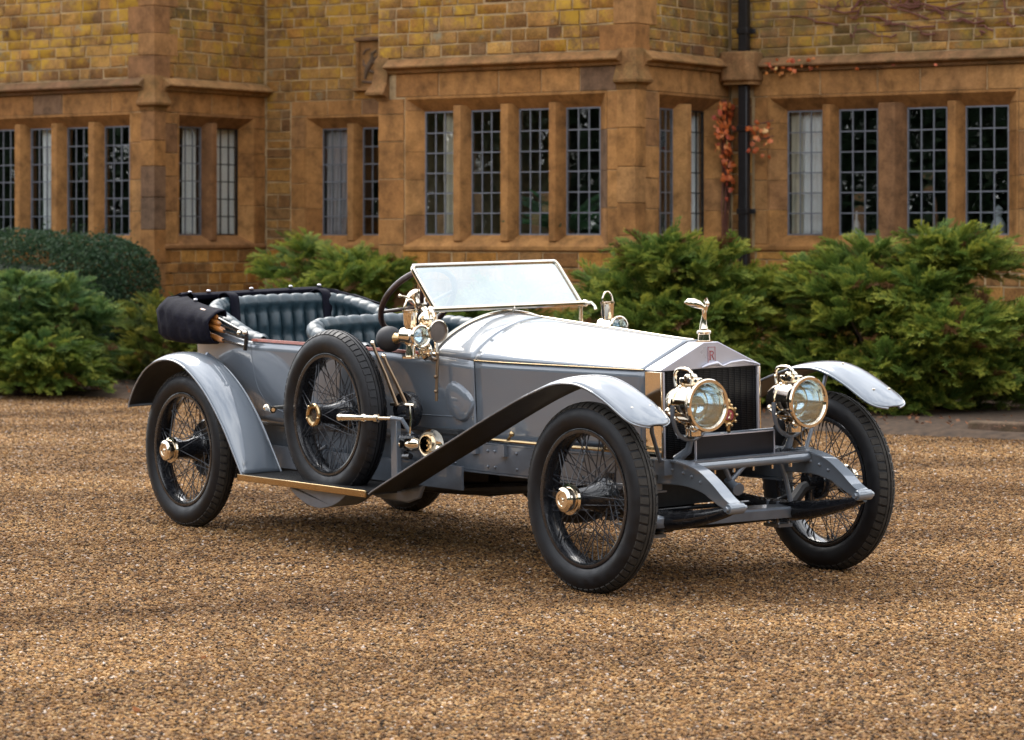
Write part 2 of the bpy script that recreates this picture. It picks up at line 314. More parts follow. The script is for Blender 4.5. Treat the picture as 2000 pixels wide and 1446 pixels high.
# ------------------------------------------------------------------ ground
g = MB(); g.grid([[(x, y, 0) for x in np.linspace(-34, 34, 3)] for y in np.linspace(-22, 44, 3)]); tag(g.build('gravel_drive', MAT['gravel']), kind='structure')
g = MB(); g.grid([[(x, y, -.03) for x in np.linspace(-300, 300, 3)] for y in np.linspace(-300, 300, 3)]); tag(g.build('lawn', MAT['lawn']), kind='structure')

UX, UY = Vector((0.8339, -0.5519, 0)), Vector((0.5519, 0.8339, 0)); HC = Vector((1.2014, 26.98, 0)); HROT = -math.atan2(.5519, .8339)
def H2W(a, b, z=0): return HC + UX * a + UY * b + Vector((0, 0, z))
# planting bed in front of the house
bed = MB(); A = [(-14, -1.95), (-6.5, -1.95), (-2.0, -2.35), (2.0, -2.35), (9, -2.35)]; rows = []
rb = random.Random(3)
for a in np.linspace(-14, 9, 60):
    f = float(np.interp(a, [p[0] for p in A], [p[1] for p in A])) + rb.uniform(-.05, .05); rows.append([H2W(a, f, .004), H2W(a, f + .12, .05 + rb.uniform(-.01, .01)), H2W(a, f + 1.0, .07 + rb.uniform(-.02, .03)), H2W(a, 4, .09)])
bed.grid(rows); tag(bed.build('soil_bed', MAT['soil']), kind='structure')

# ------------------------------------------------------------------ the house
house = tag(empty('manor_house', HC, HROT), 'golden ironstone manor house with mullioned bay windows behind the car', 'house')
class Face:
    """a wall plane of the house: s along it (left to right as seen), d outwards, z up; in the house's own frame"""
    def __init__(f, a, b, ang): f.o = Vector((a, b, 0)); f.ang = ang; f.u = Vector((math.cos(ang), math.sin(ang), 0)); f.n = Vector((math.sin(ang), -math.cos(ang), 0))
    def p(f, s, d, z): return f.o + f.u * s + f.n * d + Vector((0, 0, z))
    def fn(f, a, b, t): return f.p(a, b, t)
HP = math.pi / 2
F1 = Face(-7.036, 1.004, R(-3.0)); F2 = Face(-7.036, 1.004, HP); F3 = Face(-7.036, 3.043, 0); F4 = Face(-3.107, 0, 0); F5 = Face(0, 0, HP); F6 = Face(0, 1.90, 0)
GT, GB = 2.930, 1.655                                     # glass top and bottom
STR = 3.345                                               # underside of the string course
ZTOP = 6.2
stone_count = {'stone': 0, 'dressed_block': 0}
loose = {}                                                # stones past the limit, one joined part per material
BX = MB(); BX.box((0, 0, 0), (1, 1, 1))
def stone_template(k):
    r = random.Random(k); m = MB(); e = .42; vv = []; ff = []
    j = lambda s: r.uniform(-s, s)
    back = [(-.5, -.5), (.5, -.5), (.5, .5), (-.5, .5)]
    vb = [(x + j(.02), 0.5, z + j(.03)) for x, z in back]; vm = [(x * 1.0 + j(.012), -.40 + j(.03), z * 1.0 + j(.03)) for x, z in back]; vf = [(x * .95 + j(.02), -.5 + j(.05), z * .90 + j(.04)) for x, z in back]
    m.add(vb + vm + vf, [(0, 1, 5, 4), (1, 2, 6, 5), (2, 3, 7, 6), (3, 0, 4, 7), (4, 5, 9, 8), (5, 6, 10, 9), (6, 7, 11, 10), (7, 4, 8, 11), (8, 9, 10, 11)]); return m.mesh('stone', 60)
STONES = [stone_template(k) for k in range(10)]
def ash_template(k):
    r = random.Random(90 + k); m = MB(); j = lambda s: r.uniform(-s, s); back = [(-.5, -.5), (.5, -.5), (.5, .5), (-.5, .5)]
    vb = [(x, 0.5, z) for x, z in back]; vm = [(x, -.42 + j(.02), z) for x, z in back]; vf = [(x * .965 + j(.006), -.5 + j(.03), z * .965 + j(.006)) for x, z in back]
    m.add(vb + vm + vf, [(0, 1, 5, 4), (1, 2, 6, 5), (2, 3, 7, 6), (3, 0, 4, 7), (4, 5, 9, 8), (5, 6, 10, 9), (6, 7, 11, 10), (7, 4, 8, 11), (8, 9, 10, 11)]); return m.mesh('dressed_block', 60)
ASHT = [ash_template(k) for k in range(6)]
_mesh_by_mat = {}
def block(face, s0, s1, z0, z1, d, thick, mat, kind='stone', single=True, r=random.Random(1)):
    """one stone whose outer face stands d in front of the wall plane"""
    tl = STONES if kind == 'stone' else ASHT; me = r.choice(tl); key = (me.name, mat)
    if key not in _mesh_by_mat:
        c = me.copy(); c.materials.clear(); c.materials.append(MAT[mat]); c.name = kind; _mesh_by_mat[key] = c
    mx = Matrix.Translation(face.p((s0 + s1) / 2, d - thick / 2, (z0 + z1) / 2)) @ Matrix.Rotation(face.ang, 4, 'Z') @ Matrix.Diagonal((s1 - s0, thick, z1 - z0, 1))
    if single and stone_count[kind] < 300:
        stone_count[kind] += 1; o = link(kind, _mesh_by_mat[key], None, house); o.matrix_local = mx
    else:
        V = np.array([(mx @ v.co)[:] for v in me.vertices]); Fs = [tuple(p.vertices) for p in me.polygons]
        loose.setdefault((kind, mat), []).append((V, Fs))
def rubble(face, s0, s1, z0, z1, mat, single, seed, hmin=.10, hmax=.165, lmin=.16, lmax=.42):
    r = random.Random(seed); z = z0
    while z < z1 - .03:
        h = min(r.uniform(hmin, hmax), z1 - z)
        if z1 - z - h < .05: h = z1 - z
        s = s0 + 0
        while s < s1 - .02:
            l_ = r.uniform(lmin, lmax)
            if s1 - s - l_ < .12: l_ = s1 - s
            g_ = .008; block(face, s + g_, s + l_ - g_, z + g_ * .8, z + h - g_ * .8, r.uniform(.0, .012), .09, mat, 'stone', single and z < 4.5, r); s += l_
        z += h
def wallbox(face, s0, s1, z0, z1, d=-.004, thick=.30):
    backing.prism([(s0, d), (s1, d), (s1, d - thick), (s0, d - thick)], lambda a, b, t: face.p(a, b, t), z0, z1)
backing = MB()
win_n = [0]
PANE = {}
loose_panes = MB()
def casement(face, s0, s1, z0, z1, d, single=True, iron=False, rows_=6, cols=3):
    """a leaded light in an iron frame; its glass stands d behind the wall plane"""
    c = MB(); w = .016
    for (x0, x1, y0, y1) in ((s0, s0 + w, z0, z1), (s1 - w, s1, z0, z1), (s0 + w, s1 - w, z0, z0 + w), (s0 + w, s1 - w, z1 - w, z1)):
        c.prism([(x0, -d + .014), (x1, -d + .014), (x1, -d - .016), (x0, -d - .016)], face.fn, y0, y1)
    W = (s1 - s0 - 2 * w) / cols; Hh = (z1 - z0 - 2 * w) / rows_
    for i in range(1, cols):
        x = s0 + w + i * W; c.prism([(x - .0065, -d + .007), (x + .0065, -d + .007), (x + .0065, -d - .007), (x - .0065, -d - .007)], face.fn, z0 + w, z1 - w)
    for j in range(1, rows_):
        z = z0 + w + j * Hh
        for i in range(cols):
            xa = s0 + w + i * W + (.0065 if i else 0); xb = s0 + w + (i + 1) * W - (.0065 if i < cols - 1 else 0)
            c.prism([(xa, -d + .006), (xb, -d + .006), (xb, -d - .006), (xa, -d - .006)], face.fn, z - .0065, z + .0065)
    o = c.build('casement', MAT['iron'] if iron else MAT['lead'], house, 0); r = random.Random(win_n[0] * 13 + 5); win_n[0] += 1
    key = (round(W, 3), round(Hh, 3))
    if key not in PANE:
        pm = MB(); pm.box((0, 0, 0), (W - .010, .003, Hh - .010)); PANE[key] = pm.mesh('pane', 0); PANE[key].materials.append(MAT['pane'])
    for i in range(cols):
        for j in range(rows_):
            mx = Matrix.Translation(face.p(s0 + w + (i + .5) * W, -d, z0 + w + (j + .5) * Hh)) @ Matrix.Rotation(face.ang + R(r.gauss(0, 1.1)), 4, 'Z') @ Matrix.Rotation(R(r.gauss(0, 1.3)), 4, 'X')
            if single: p = link('pane', PANE[key], None, o); p.matrix_local = mx
            else: loose_panes.add([mx @ v.co for v in PANE[key].vertices], [tuple(q.vertices) for q in PANE[key].polygons])
    return o
GD = 0.145                                                # glass plane behind the wall face
def window(face, lights, jl, jr, single=True, joined=(), king=None, iron=()):
    """lights: (s0, s1) openings; jl, jr: outer limits of the stone surround"""
    z0, z1 = GB, GT; r = random.Random(int(lights[0][0] * 97) + 3)
    # mullions: chamfered monoliths, each splits into two stones
    for (a, b) in zip(lights[:-1], lights[1:]):
        m0, m1 = a[1], b[0]; c = (m0 + m1) / 2; w = (m1 - m0) / 2; nose = w * .42; ff = -.012
        if m1 - m0 > .26: nose = w * .55; ff = .012
        m = MB(); m.prism([(m0 - .004, -GD - .03), (m0 - .004, -GD + .012), (c - nose, ff), (c + nose, ff), (m1 + .004, -GD + .012), (m1 + .004, -GD - .03)], face.fn, z0 - .06, z1 + .05)
        m.build('mullion', MAT['ashlar'], house, 30, bevel=.006)
    # splayed jambs
    for (x, sgn, lim) in ((lights[0][0], -1, jl), (lights[-1][1], 1, jr)):
        cz = z0 - .10; first = True; out = x + sgn * .135
        while cz < z1 + .13:
            h = min(r.uniform(.26, .46), z1 + .147 - cz)
            if z1 + .147 - cz - h < .12: h = z1 + .147 - cz
            m = MB(); m.prism([(x - sgn * .004, -GD - .03), (x - sgn * .004, -GD + .012), (out, .004), (out + sgn * .02, .004), (out + sgn * .02, -GD - .03)], face.fn, cz + .002, cz + h - .002)
            m.build('jamb_stone', MAT['ashlar'], house, 30)
            ext = lim if abs(lim - out) < .52 else out + sgn * (r.choice((.10, .28)) + .02)
            if abs(ext - out) > .04: block(face, min(out + sgn * .024, ext), max(out + sgn * .024, ext), cz + .003, cz + h - .003, .006, .12, 'ashlar', 'dressed_block', single, r)
            cz += h
    s0, s1 = lights[0][0] - .135, lights[-1][1] + .135
    # head: splayed underside, then lintel blocks up to the string course
    m = MB(); m.prism([(-GD - .03, z1 + .0), (-GD + .012, z1 + .0), (.004, z1 + .125), (.004, z1 + .15), (-GD - .03, z1 + .15)], lambda a, b, t: face.p(t, a, b), s0, s1); m.build('window_head', MAT['ashlar'], house, 30)
    # sill: long weathered slope and a drip nose
    m = MB(); m.prism([(-GD - .03, z0 + .0), (-GD + .014, z0 + .0), (.012, z0 - .105), (.022, z0 - .115), (.022, z0 - .150), (.004, z0 - .168), (-GD - .03, z0 - .168)], lambda a, b, t: face.p(t, a, b), jl, jr); m.build('window_sill', MAT['ashlar'], house, 30, bevel=.004)
    for i, (a, b) in enumerate(lights): casement(face, a, b, z0, z1, GD, single and i not in joined, i in iron)
def lintel_band(face, s0, s1, seed, z0=GT + .15, z1=STR):
    r = random.Random(seed); s = s0
    while s < s1 - .02:
        l_ = r.uniform(.45, .85)
        if s1 - s - l_ < .3: l_ = s1 - s
        block(face, s + .003, s + l_ - .003, z0 + .003, z1 - .003, .006, .14, 'ashlar', 'dressed_block', True, r); s += l_
def string_course(face, s0, s1, drop0=0, drop1=0):
    m = MB(); prof = [(-.05, STR - .02), (.045, STR - .02), (.055, STR + .012), (.125, STR + .03), (.130, STR + .048), (.03, STR + .125), (-.05, STR + .135)]
    m.prism(prof, lambda a, b, t: face.p(t, a, b), s0, s1); m.build('string_course', MAT['string'], house, 30, bevel=.006)
def opening_walls(face, S0, S1, w0, w1, zt):
    wallbox(face, S0, S1, -.1, GB - .165); wallbox(face, S0, w0, GB - .165, GT + .15); wallbox(face, w1, S1, GB - .165, GT + .15); wallbox(face, S0, S1, GT + .15, zt)

# left bay, front: four lights seen, the wall runs on out of the picture
L1 = [(-.515 - .62 * k - .41, -.515 - .62 * k) for k in range(4)][::-1]
L2 = [(.57, 1.0), (1.20, 1.68)]; L3 = [(.77, 1.17), (1.37, 1.77)]
L4 = [(.50, .88), (1.08, 1.457), (1.664, 2.045), (2.227, 2.635)]; L5 = [(.60, .97), (1.20, 1.60)]; L6 = [(.607, 1.018), (1.197, 1.636), (1.954, 2.394), (2.584, 3.047)]
opening_walls(F1, -6, -.03, L1[0][0] - .15, L1[-1][1] + .15, ZTOP); opening_walls(F2, .31, 2.35, L2[0][0] - .15, L2[-1][1] + .15, ZTOP)
opening_walls(F3, 0, 3.92, L3[0][0] - .15, L3[-1][1] + .15, ZTOP); opening_walls(F4, 0, 3.10, L4[0][0] - .15, L4[-1][1] + .15, ZTOP)
opening_walls(F5, .31, 2.18, L5[0][0] - .15, L5[-1][1] + .15, ZTOP); opening_walls(F6, .02, 7, L6[0][0] - .15, L6[-1][1] + .15, ZTOP)
FL = Face(-3.107, 3.04, -HP); wallbox(FL, 0, 2.72, -.1, ZTOP)             # hidden flank of the middle bay
backing.build('wall_core', MAT['mortar'], house, 0)
window(F1, L1, L1[0][0] - .3, -.18, True, (0,)); window(F2, L2, .17, 2.03, True, (), None, (1,)); window(F3, L3, .40, 2.06, True, (1,))
window(F4, L4, .33, 2.925, True); window(F5, L5, .17, 1.88, True, (), None, (1,)); window(F6, L6, .30, 3.36, True)
loose_panes.build('pane', MAT['pane'], house, 0)['kind'] = 'stuff'
# lintel bands and string courses
for fc, a, b, sd in ((F1, -4.5, -.22, 1), (F2, .20, 2.03, 2), (F3, .40, 2.2, 3), (F4, .22, 2.90, 4), (F5, .20, 1.88, 5), (F6, .28, 4.2, 6)): lintel_band(fc, a, b, sd, GT + .15, STR - .02 if fc is not F3 else GT + .33)
string_course(F1, -6, -.13); string_course(F2, .13, 2.04); string_course(F4, .14, 2.97); string_course(F5, .13, 1.76); string_course(F6, .32, 7)
# rubble walling above the string course and below the sills
rubble(F4, .0, 2.90, STR + .135, 4.6, 'rubble', True, 11); rubble(F1, -3.4, -.20, STR + .135, 4.6, 'rubble', True, 12); rubble(F6, .02, 3.9, STR + .135, 4.5, 'rubble_moss', True, 13, .075, .125)
rubble(F5, .20, 1.88, STR + .135, 4.5, 'rubble_moss', True, 14); rubble(F2, .20, 2.03, STR + .135, 4.6, 'rubble_moss', True, 15); rubble(F3, .02, 3.0, GT + .33, 4.6, 'rubble', True, 16)
rubble(F3, .02, .39, GB - .168, GT + .33, 'rubble', True, 17); rubble(F4, .30, 2.92, .0, GB - .168, 'rubble_plain', True, 18, .10, .15); rubble(F2, .17, 2.03, .0, GB - .168, 'rubble_plain', False, 19)
rubble(F3, .02, 3.0, .0, GB - .168, 'rubble_plain', False, 20); rubble(F5, .17, 1.88, .0, GB - .168, 'rubble_plain', False, 21); rubble(F6, .02, 5, .0, GB - .168, 'rubble_plain', False, 22); rubble(F1, -5, -.17, 0, GB - .168, 'rubble_plain', False, 23)
rubble(F3, 2.08, 3.9, GB - .168, GT + .33, 'rubble', False, 24); rubble(F6, 3.38, 6.5, GB - .168, STR - .02, 'rubble_moss', False, 25); rubble(F6, 3.92, 6.5, STR + .135, 4.5, 'rubble_moss', False, 26)
rubble(F6, .03, .27, GB - .168, GT + .15, 'rubble_plain', False, 27, .16, .26, .12, .24)
for fc, a, b in ((F1, -6, -.3), (F2, .30, 2.03), (F3, .02, 3.0), (F4, .16, 2.78), (F5, .3, 1.85), (F6, .36, 6.5)): rubble(fc, a, b, 4.6, ZTOP, 'rubble', False, 30)
# corner piers: dressed quoins turning the corner, with a stepped stop under the string course
def quoins(fa, sa, fb, seed, lo, hi, wide):
    """dressed corner blocks; fa ends at the corner (s = sa), fb starts there"""
    r = random.Random(seed); z = lo; k = 0
    while z < hi - .02:
        h = min(r.uniform(.24, .42), hi - z)
        if hi - z - h < .12: h = hi - z
        la = wide if wide else (.40, .24)[k % 2]; lb = wide * .95 if wide else (.26, .40)[k % 2]; m = MB(); e = .016
        pa = fa.p(sa - la, e, 0); pc = (fa.p(sa, e, 0) + fb.n * e); pb = fb.p(lb, e, 0); qa = fa.p(sa - la, -.26, 0); qc = fa.p(sa, -.26, 0) - fb.n * .26; qb = fb.p(lb, -.26, 0)
        poly = [pa, pc, pb, qb, qc, qa]; m.add([p + Vector((0, 0, z + .0025)) for p in poly] + [p + Vector((0, 0, z + h - .0025)) for p in poly], [(0, 1, 4, 5), (1, 2, 3, 4), (6, 11, 10, 7), (7, 10, 9, 8)] + [(i, (i + 1) % 6, 6 + (i + 1) % 6, 6 + i) for i in range(6)])
        m.build('quoin', MAT['ashlar'], house, 0, bevel=.006); z += h; k += 1
quoins(F4, 3.107, F5, 1, 0, STR - .26, .20); quoins(F1, 0, F2, 2, 0, STR - .26, .20); quoins(F4, 3.107, F5, 3, STR + .10, 5.2, 0); quoins(F1, 0, F2, 4, STR + .10, 5.2, 0)
def corner_stop(corner, ua, ub):
    """pyramidal weathered stop on a corner shaft"""
    m = MB(); base = corner
    def rg(e, z):
        L_ = .20; return [base - ua * L_ - ub * e + Vector((0, 0, z)), base + ua * e - ub * e + Vector((0, 0, z)), base + ua * e + ub * L_ + Vector((0, 0, z)), base - ua * L_ + ub * L_ + Vector((0, 0, z))]
    rows = [rg(.012, STR - .26), rg(.022, STR - .235), rg(.030, STR - .215), rg(.085, STR - .19), rg(.090, STR - .165), rg(.055, STR - .10), rg(.030, STR - .03), rg(.028, STR + .10), rg(.012, STR + .16)]
    m.grid(rows, False, True); m.build('corner_stop', MAT['string'], house, 25)
corner_stop(Vector((0, 0, 0)), Vector((1, 0, 0)), Vector((0, 1, 0))); corner_stop(Vector((-7.036, 1.004, 0)), Vector((1, 0, 0)), Vector((0, 1, 0)))
m = MB()
def rgl(e, z): c = Vector((-3.107, 0, z)); return [c + Vector((-e, -e, 0)), c + Vector((.14, -e, 0)), c + Vector((.14, .2, 0)), c + Vector((-e, .2, 0))]
m.grid([rgl(.012, STR - .30), rgl(.03, STR - .27), rgl(.10, STR - .235), rgl(.10, STR - .21), rgl(.05, STR - .12), rgl(.03, STR + .02), rgl(.03, STR + .11), rgl(.01, STR + .16)], False, True); m.build('corner_stop', MAT['string'], house, 25)
r5 = random.Random(5); z = 0
while z < STR - .28:
    h = r5.uniform(.26, .46); h = min(h, STR - .28 - z) ; block(F4, .002, .33, z + .003, z + h - .003, .008, .2, 'ashlar', 'dressed_block', True, r5); z += max(h, .05)
# carved panel in the recess: moulded frame and a worn relief
P0, P1, PZ0, PZ1 = 1.40, 1.78, 3.36, 3.98
m = MB()
m.prism([(P0, .0), (P0, .05), (P0 + .04, .06), (P0 + .055, .02), (P1 - .055, .02), (P1 - .04, .06), (P1, .05), (P1, .0)], F3.fn, PZ0 + .04, PZ1 - .04); pan = m.build('carved_panel', MAT['string'], house, 30)
m = MB(); m.prism([(0, PZ1 - .04), (.07, PZ1 - .03), (.07, PZ1), (0, PZ1 + .02)], lambda a, b, t: F3.p(t, a, b), P0 - .02, P1 + .02); m.build('panel_frame', MAT['string'], pan, 30); m = MB(); m.prism([(0, PZ0 - .02), (.09, PZ0), (.09, PZ0 + .03), (0, PZ0 + .045)], lambda a, b, t: F3.p(t, a, b), P0 - .02, P1 + .02); m.build('panel_frame', MAT['string'], pan, 30)
m = MB(); cx, cz = (P0 + P1) / 2, (PZ0 + PZ1) / 2
for pts, rr in (([(-.07, -.17), (-.05, -.08), (.0, .0), (.04, .07), (.02, .14)], [.018, .03, .035, .03, .012]), ([(.0, .0), (.07, .03), (.10, .10)], [.022, .018, .008]), ([(-.03, -.05), (-.09, .0), (-.10, .06)], [.02, .016, .008]), ([(.0, -.08), (.07, -.10), (.09, -.18)], [.02, .018, .008]), ([(.03, .12), (.09, .16), (.10, .12)], [.022, .014, .006]), ([(-.10, .12), (-.06, .17), (.0, .18)], [.012, .014, .01]), ([(-.11, -.20), (.0, -.215), (.11, -.20)], [.014, .016, .014])):
    m.tube([F3.p(cx + a, .022, cz + b) for a, b in pts], rr, 8)
m.build('relief', MAT['string'], pan, 60)
# stone box where the rainwater pipe passes the string course
m = MB(); m.prism([(-.02, -.05), (-.02, .20), (.06, .27), (.34, .27), (.40, .20), (.40, -.05)], F6.fn, 3.235, 3.535); m.build('pipe_box', MAT['string'], house, 20, bevel=.015)
m = MB(); m.prism([(.0, -.05), (.0, .16), (.06, .22), (.34, .22), (.38, .16), (.38, -.05)], F6.fn, 3.20, 3.235); m.build('pipe_box_base', MAT['string'], house, 20)
# joined remainder of the walling
for (kind, mat), parts_ in loose.items():
    V = []; Fq = []; o = 0; tone = []; rt = random.Random(len(parts_))
    for vv, fs in parts_:
        V.append(vv); Fq += [tuple(i + o for i in f) for f in fs]; tone += [rt.random()] * len(vv); o += len(vv)
    me = bpy.data.meshes.new(kind); me.from_pydata(np.concatenate(V).tolist(), [], Fq); at = me.attributes.new('tone', 'FLOAT', 'POINT'); at.data.foreach_set('value', tone); me.update()
    tag(link(kind, me, MAT[mat], house), kind='stuff')
# rooms behind the windows
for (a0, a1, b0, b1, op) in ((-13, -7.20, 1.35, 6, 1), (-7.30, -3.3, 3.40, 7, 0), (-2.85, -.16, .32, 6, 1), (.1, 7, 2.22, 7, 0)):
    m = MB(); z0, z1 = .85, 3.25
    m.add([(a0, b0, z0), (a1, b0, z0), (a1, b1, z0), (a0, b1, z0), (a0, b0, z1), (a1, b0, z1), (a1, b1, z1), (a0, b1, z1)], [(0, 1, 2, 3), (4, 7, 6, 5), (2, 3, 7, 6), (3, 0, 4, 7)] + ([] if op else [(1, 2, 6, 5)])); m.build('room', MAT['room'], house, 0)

# ------------------------------------------------------------------ curtains and things inside
def curtain(label, face, s0, s1, d, mat, z0=GB - .05, z1=GT + .05, folds=6, tie=0.0, group=None):
    m = MB(); n = max(16, folds * 8); rows = []
    for i in range(n + 1):
        f = i / n; row = []
        for k in range(13):
            t = k / 12; z = z1 + (z0 - z1) * t; pull = tie * math.sin(math.pi * min(1, t * 1.15)) * (1 - f) if tie > 0 else tie * t * f
            s = s0 + (s1 - s0) * f + pull; dd = d + .028 * math.sin(f * folds * 2 * math.pi + .5 * math.sin(t * 2)) * (.5 + .5 * t)
            row.append(H2W(*(face.p(s, -dd, z))[:2], z))
        rows.append(row)
    m.grid(rows); o = m.build('curtain', MAT[mat], None, 60, solid=.003); tag(o, label, 'curtain', group); return o
curtain('narrow white curtain in the second front window from the left edge', F1, L1[1][0] + .10, L1[1][0] + .27, .235, 'curtain', folds=2)
curtain('white curtain gathered at one side of the left bay corner window', F2, L2[0][0] + .21, L2[0][1] + .02, .235, 'curtain', folds=2)
curtain('pale curtain filling the iron-framed window of the left bay return', F2, L2[1][0] - .03, L2[1][1] + .06, .235, 'curtain', folds=5)
curtain('grey net curtain swept aside in the recessed two-light window', F3, L3[0][0] - .02, L3[0][1] - .02, .235, 'curtain_grey', folds=6, tie=-.10)
curtain('cream curtain edge hanging in the middle bay return window', F5, L5[0][0] + .12, L5[0][0] + .23, .235, 'curtain_cream', folds=1)
curtain('white curtain in the iron-framed window beside the orange creeper', F5, L5[1][0] + .04, L5[1][1] + .08, .235, 'curtain', folds=3)
curtain('white curtain filling the first window to the right of the black pipe', F6, L6[0][0] + .12, L6[0][1] + .05, .235, 'curtain', folds=6)
curtain('cream curtain lining at the edge of the first window right of the pipe', F6, L6[0][0] + .0, L6[0][0] + .13, .215, 'curtain_cream', folds=1)
curtain('dim brown curtain at the edge of the leftmost middle bay window', F4, L4[0][0] + .16, L4[0][0] + .36, .235, 'curtain_cream', folds=2)
MAT['ceramic'] = simple('ceramic', (0.35, 0.37, 0.40), 0.25); MAT['wood_in'] = simple('lamp_wood', (0.20, 0.09, 0.05), 0.4); MAT['houseplant'] = simple('houseplant_leaf', (0.03, 0.09, 0.035), 0.45, 0, 0.3, 30)
def indoors(name, label, cat, face, s, d, prof, mat):
    m = MB(); p = face.p(s, -d, GB - .02); q = H2W(p.x, p.y, GB - .06); m.lathe(prof, q, (0, 0, 1), 16); tag(m.build(name, MAT[mat], None, 40), label, cat)
indoors('glass_bottle', 'pale blue bottle on the sill behind the second window right of the pipe', 'bottle', F6, 1.30, .32, [(0, .035), (.18, .038), (.22, .015), (.30, .013), (.31, 0)], 'ceramic')
indoors('lamp_stand', 'brown wooden lamp stand inside the third window right of the pipe', 'lamp stand', F6, 2.16, .35, [(0, .05), (.03, .05), (.05, .025), (.25, .03), (.30, .018), (.36, .02), (.42, .008), (.45, 0)], 'wood_in')
indoors('ornament', 'pale china ornament inside the rightmost window', 'ornament', F6, 2.84, .35, [(0, .07), (.04, .06), (.10, .09), (.18, .07), (.24, .03), (.32, .05), (.36, 0)], 'ceramic')
hp_ = tag(empty('potted_plant', H2W(*(F4.p(1.95, -.55, 0))[:2], GB - .08)), 'dark green potted plant inside the middle bay window', 'plant'); m = MB(); m.lathe([(-.02, .07), (.14, .10), (.15, .09), (.13, 0)], (0, 0, 0), (0, 0, 1), 16); m.build('pot', MAT['wood_in'], hp_); m = MB(); r = random.Random(4)
for k in range(46):
    a = r.uniform(0, 6.28); l_ = r.uniform(.35, .75); e = r.uniform(.3, 1.3); P = [Vector((math.cos(a) * l_ * t * math.cos(e * (1 - .5 * t)), math.sin(a) * l_ * t * math.cos(e * (1 - .5 * t)), .12 + l_ * t * math.sin(e) - .25 * l_ * t * t)) for t in (0, .35, .7, 1)]
    m.tube(P, [.006, .025, .028, .003], 4, flat=.15)
m.build('leaves', MAT['houseplant'], hp_)['kind'] = 'stuff'

# ------------------------------------------------------------------ rainwater pipe
dp = tag(empty('drainpipe', H2W(*(F6.p(.24, .12, 0))[:2]), HROT), 'black square iron drainpipe in the inner corner of the house', 'drainpipe')
for (z0, z1) in ((.05, 3.20), (3.535, 6.0)):
    m = MB(); m.box((0, 0, (z0 + z1) / 2), (.105, .085, z1 - z0)); m.build('pipe', MAT['iron'], dp, 30, bevel=.012)
for z in (.9, 1.9, 2.75, 3.75):
    m = MB(); m.box((0, 0, z), (.125, .105, .06)); m.box((0, .06, z), (.20, .02, .05)); m.build('collar', MAT['iron'], dp, 30, bevel=.006)

# ------------------------------------------------------------------ creeper with autumn leaves
MAT['creeper'] = None
def leaf_mat():
    m, nt, b = new_mat('autumn_leaf'); oi = nd(nt, 'ShaderNodeObjectInfo'); cr = ramp(nt, [(0, (0.42, 0.085, 0.02)), (.4, (0.58, 0.14, 0.03)), (.7, (0.34, 0.05, 0.025)), (.92, (0.62, 0.22, 0.05)), (1, (0.68, 0.45, 0.18))], oi.outputs['Random']); nt.links.new(cr.outputs[0], b.inputs['Base Color']); b.inputs['Roughness'].default_value = .5; return m
MAT['creeper'] = leaf_mat(); MAT['vine'] = simple('vine_stem', (0.14, 0.05, 0.035), .8)
cre = tag(empty('creeper', H2W(*(F5.p(1.80, .03, 0))[:2])), 'orange autumn creeper climbing beside the black drainpipe', 'creeper')
def leaf_mesh():
    m = MB(); pts = [(0, 0, -.5), (.22, 0, -.30), (.50, .05, -.34), (.42, .04, -.02), (.52, .06, .22), (.22, .03, .18), (0, .0, .55), (-.22, .03, .18), (-.52, .06, .22), (-.42, .04, -.02), (-.5, .05, -.34), (-.22, 0, -.30)]
    n = len(pts); m.add([(0, -.06, -.02)] + pts, [(0, 1 + i, 1 + (i + 1) % n) for i in range(n)]); me = m.mesh('leaf', 0); me.materials.append(MAT['creeper']); return me
LEAF = leaf_mesh(); rl = random.Random(21)
base = Vector(cre.location)
def leaf(face, s, d, z, size):
    o = link('leaf', LEAF, None, cre); p = face.p(s, d, z); o.location = H2W(p.x, p.y, z) - base; o.rotation_euler = (R(rl.uniform(-40, 25)), R(rl.uniform(-60, 60)), HROT + face.ang + R(rl.uniform(-35, 35))); o.scale = (size,) * 3
for k in range(120):                                      # main fall of leaves on the bay's flank
    z = 2.18 + .83 * (1 - rl.random() ** 1.3); w = .17 if z > 2.5 else .11; c_ = 1.70 if z > 2.5 else 1.76
    leaf(F5, c_ + rl.uniform(-w, w * .8), rl.uniform(.02, .10), z, rl.uniform(.05, .085))
for k in range(26): leaf(F6, rl.uniform(.30, .52), rl.uniform(.03, .2), rl.gauss(2.68, .10), rl.uniform(.04, .07))
for k in range(30): leaf(F6, .42 + abs(rl.gauss(0, .38)), rl.uniform(.06, .14), 3.40 + rl.uniform(-.10, .05), rl.uniform(.03, .065))
for k in range(8): leaf(F5, rl.uniform(1.72, 1.86), rl.uniform(.03, .08), rl.uniform(1.5, 2.15), rl.uniform(.04, .065))
for k in range(10): leaf(F6, rl.uniform(.45, 3.4), rl.uniform(.06, .15), 3.38 + rl.uniform(-.08, .03), rl.uniform(.03, .05))
st = MB()
for k in range(46):                                       # bare stems on the right-hand wall
    s = rl.uniform(1.2, 3.8); z = rl.uniform(3.62, 4.1); P = []; dx = rl.uniform(-.10, .04)
    for i in range(9): P.append(H2W(*(F6.p(s, .028 + rl.uniform(0, .012), 0))[:2], z) - base); s += dx + rl.uniform(-.05, .05); z += rl.uniform(-.03, .05)
    st.tube(P, [.011 * (1 - i / 12) for i in range(9)], 5)
for k in range(4):
    s = 1.72 + .04 * k; P = [H2W(*(F5.p(s + rl.uniform(-.03, .03), .02, 0))[:2], z) - base for z in np.linspace(.3, 3.05, 14)]; st.tube(P, .007, 5)
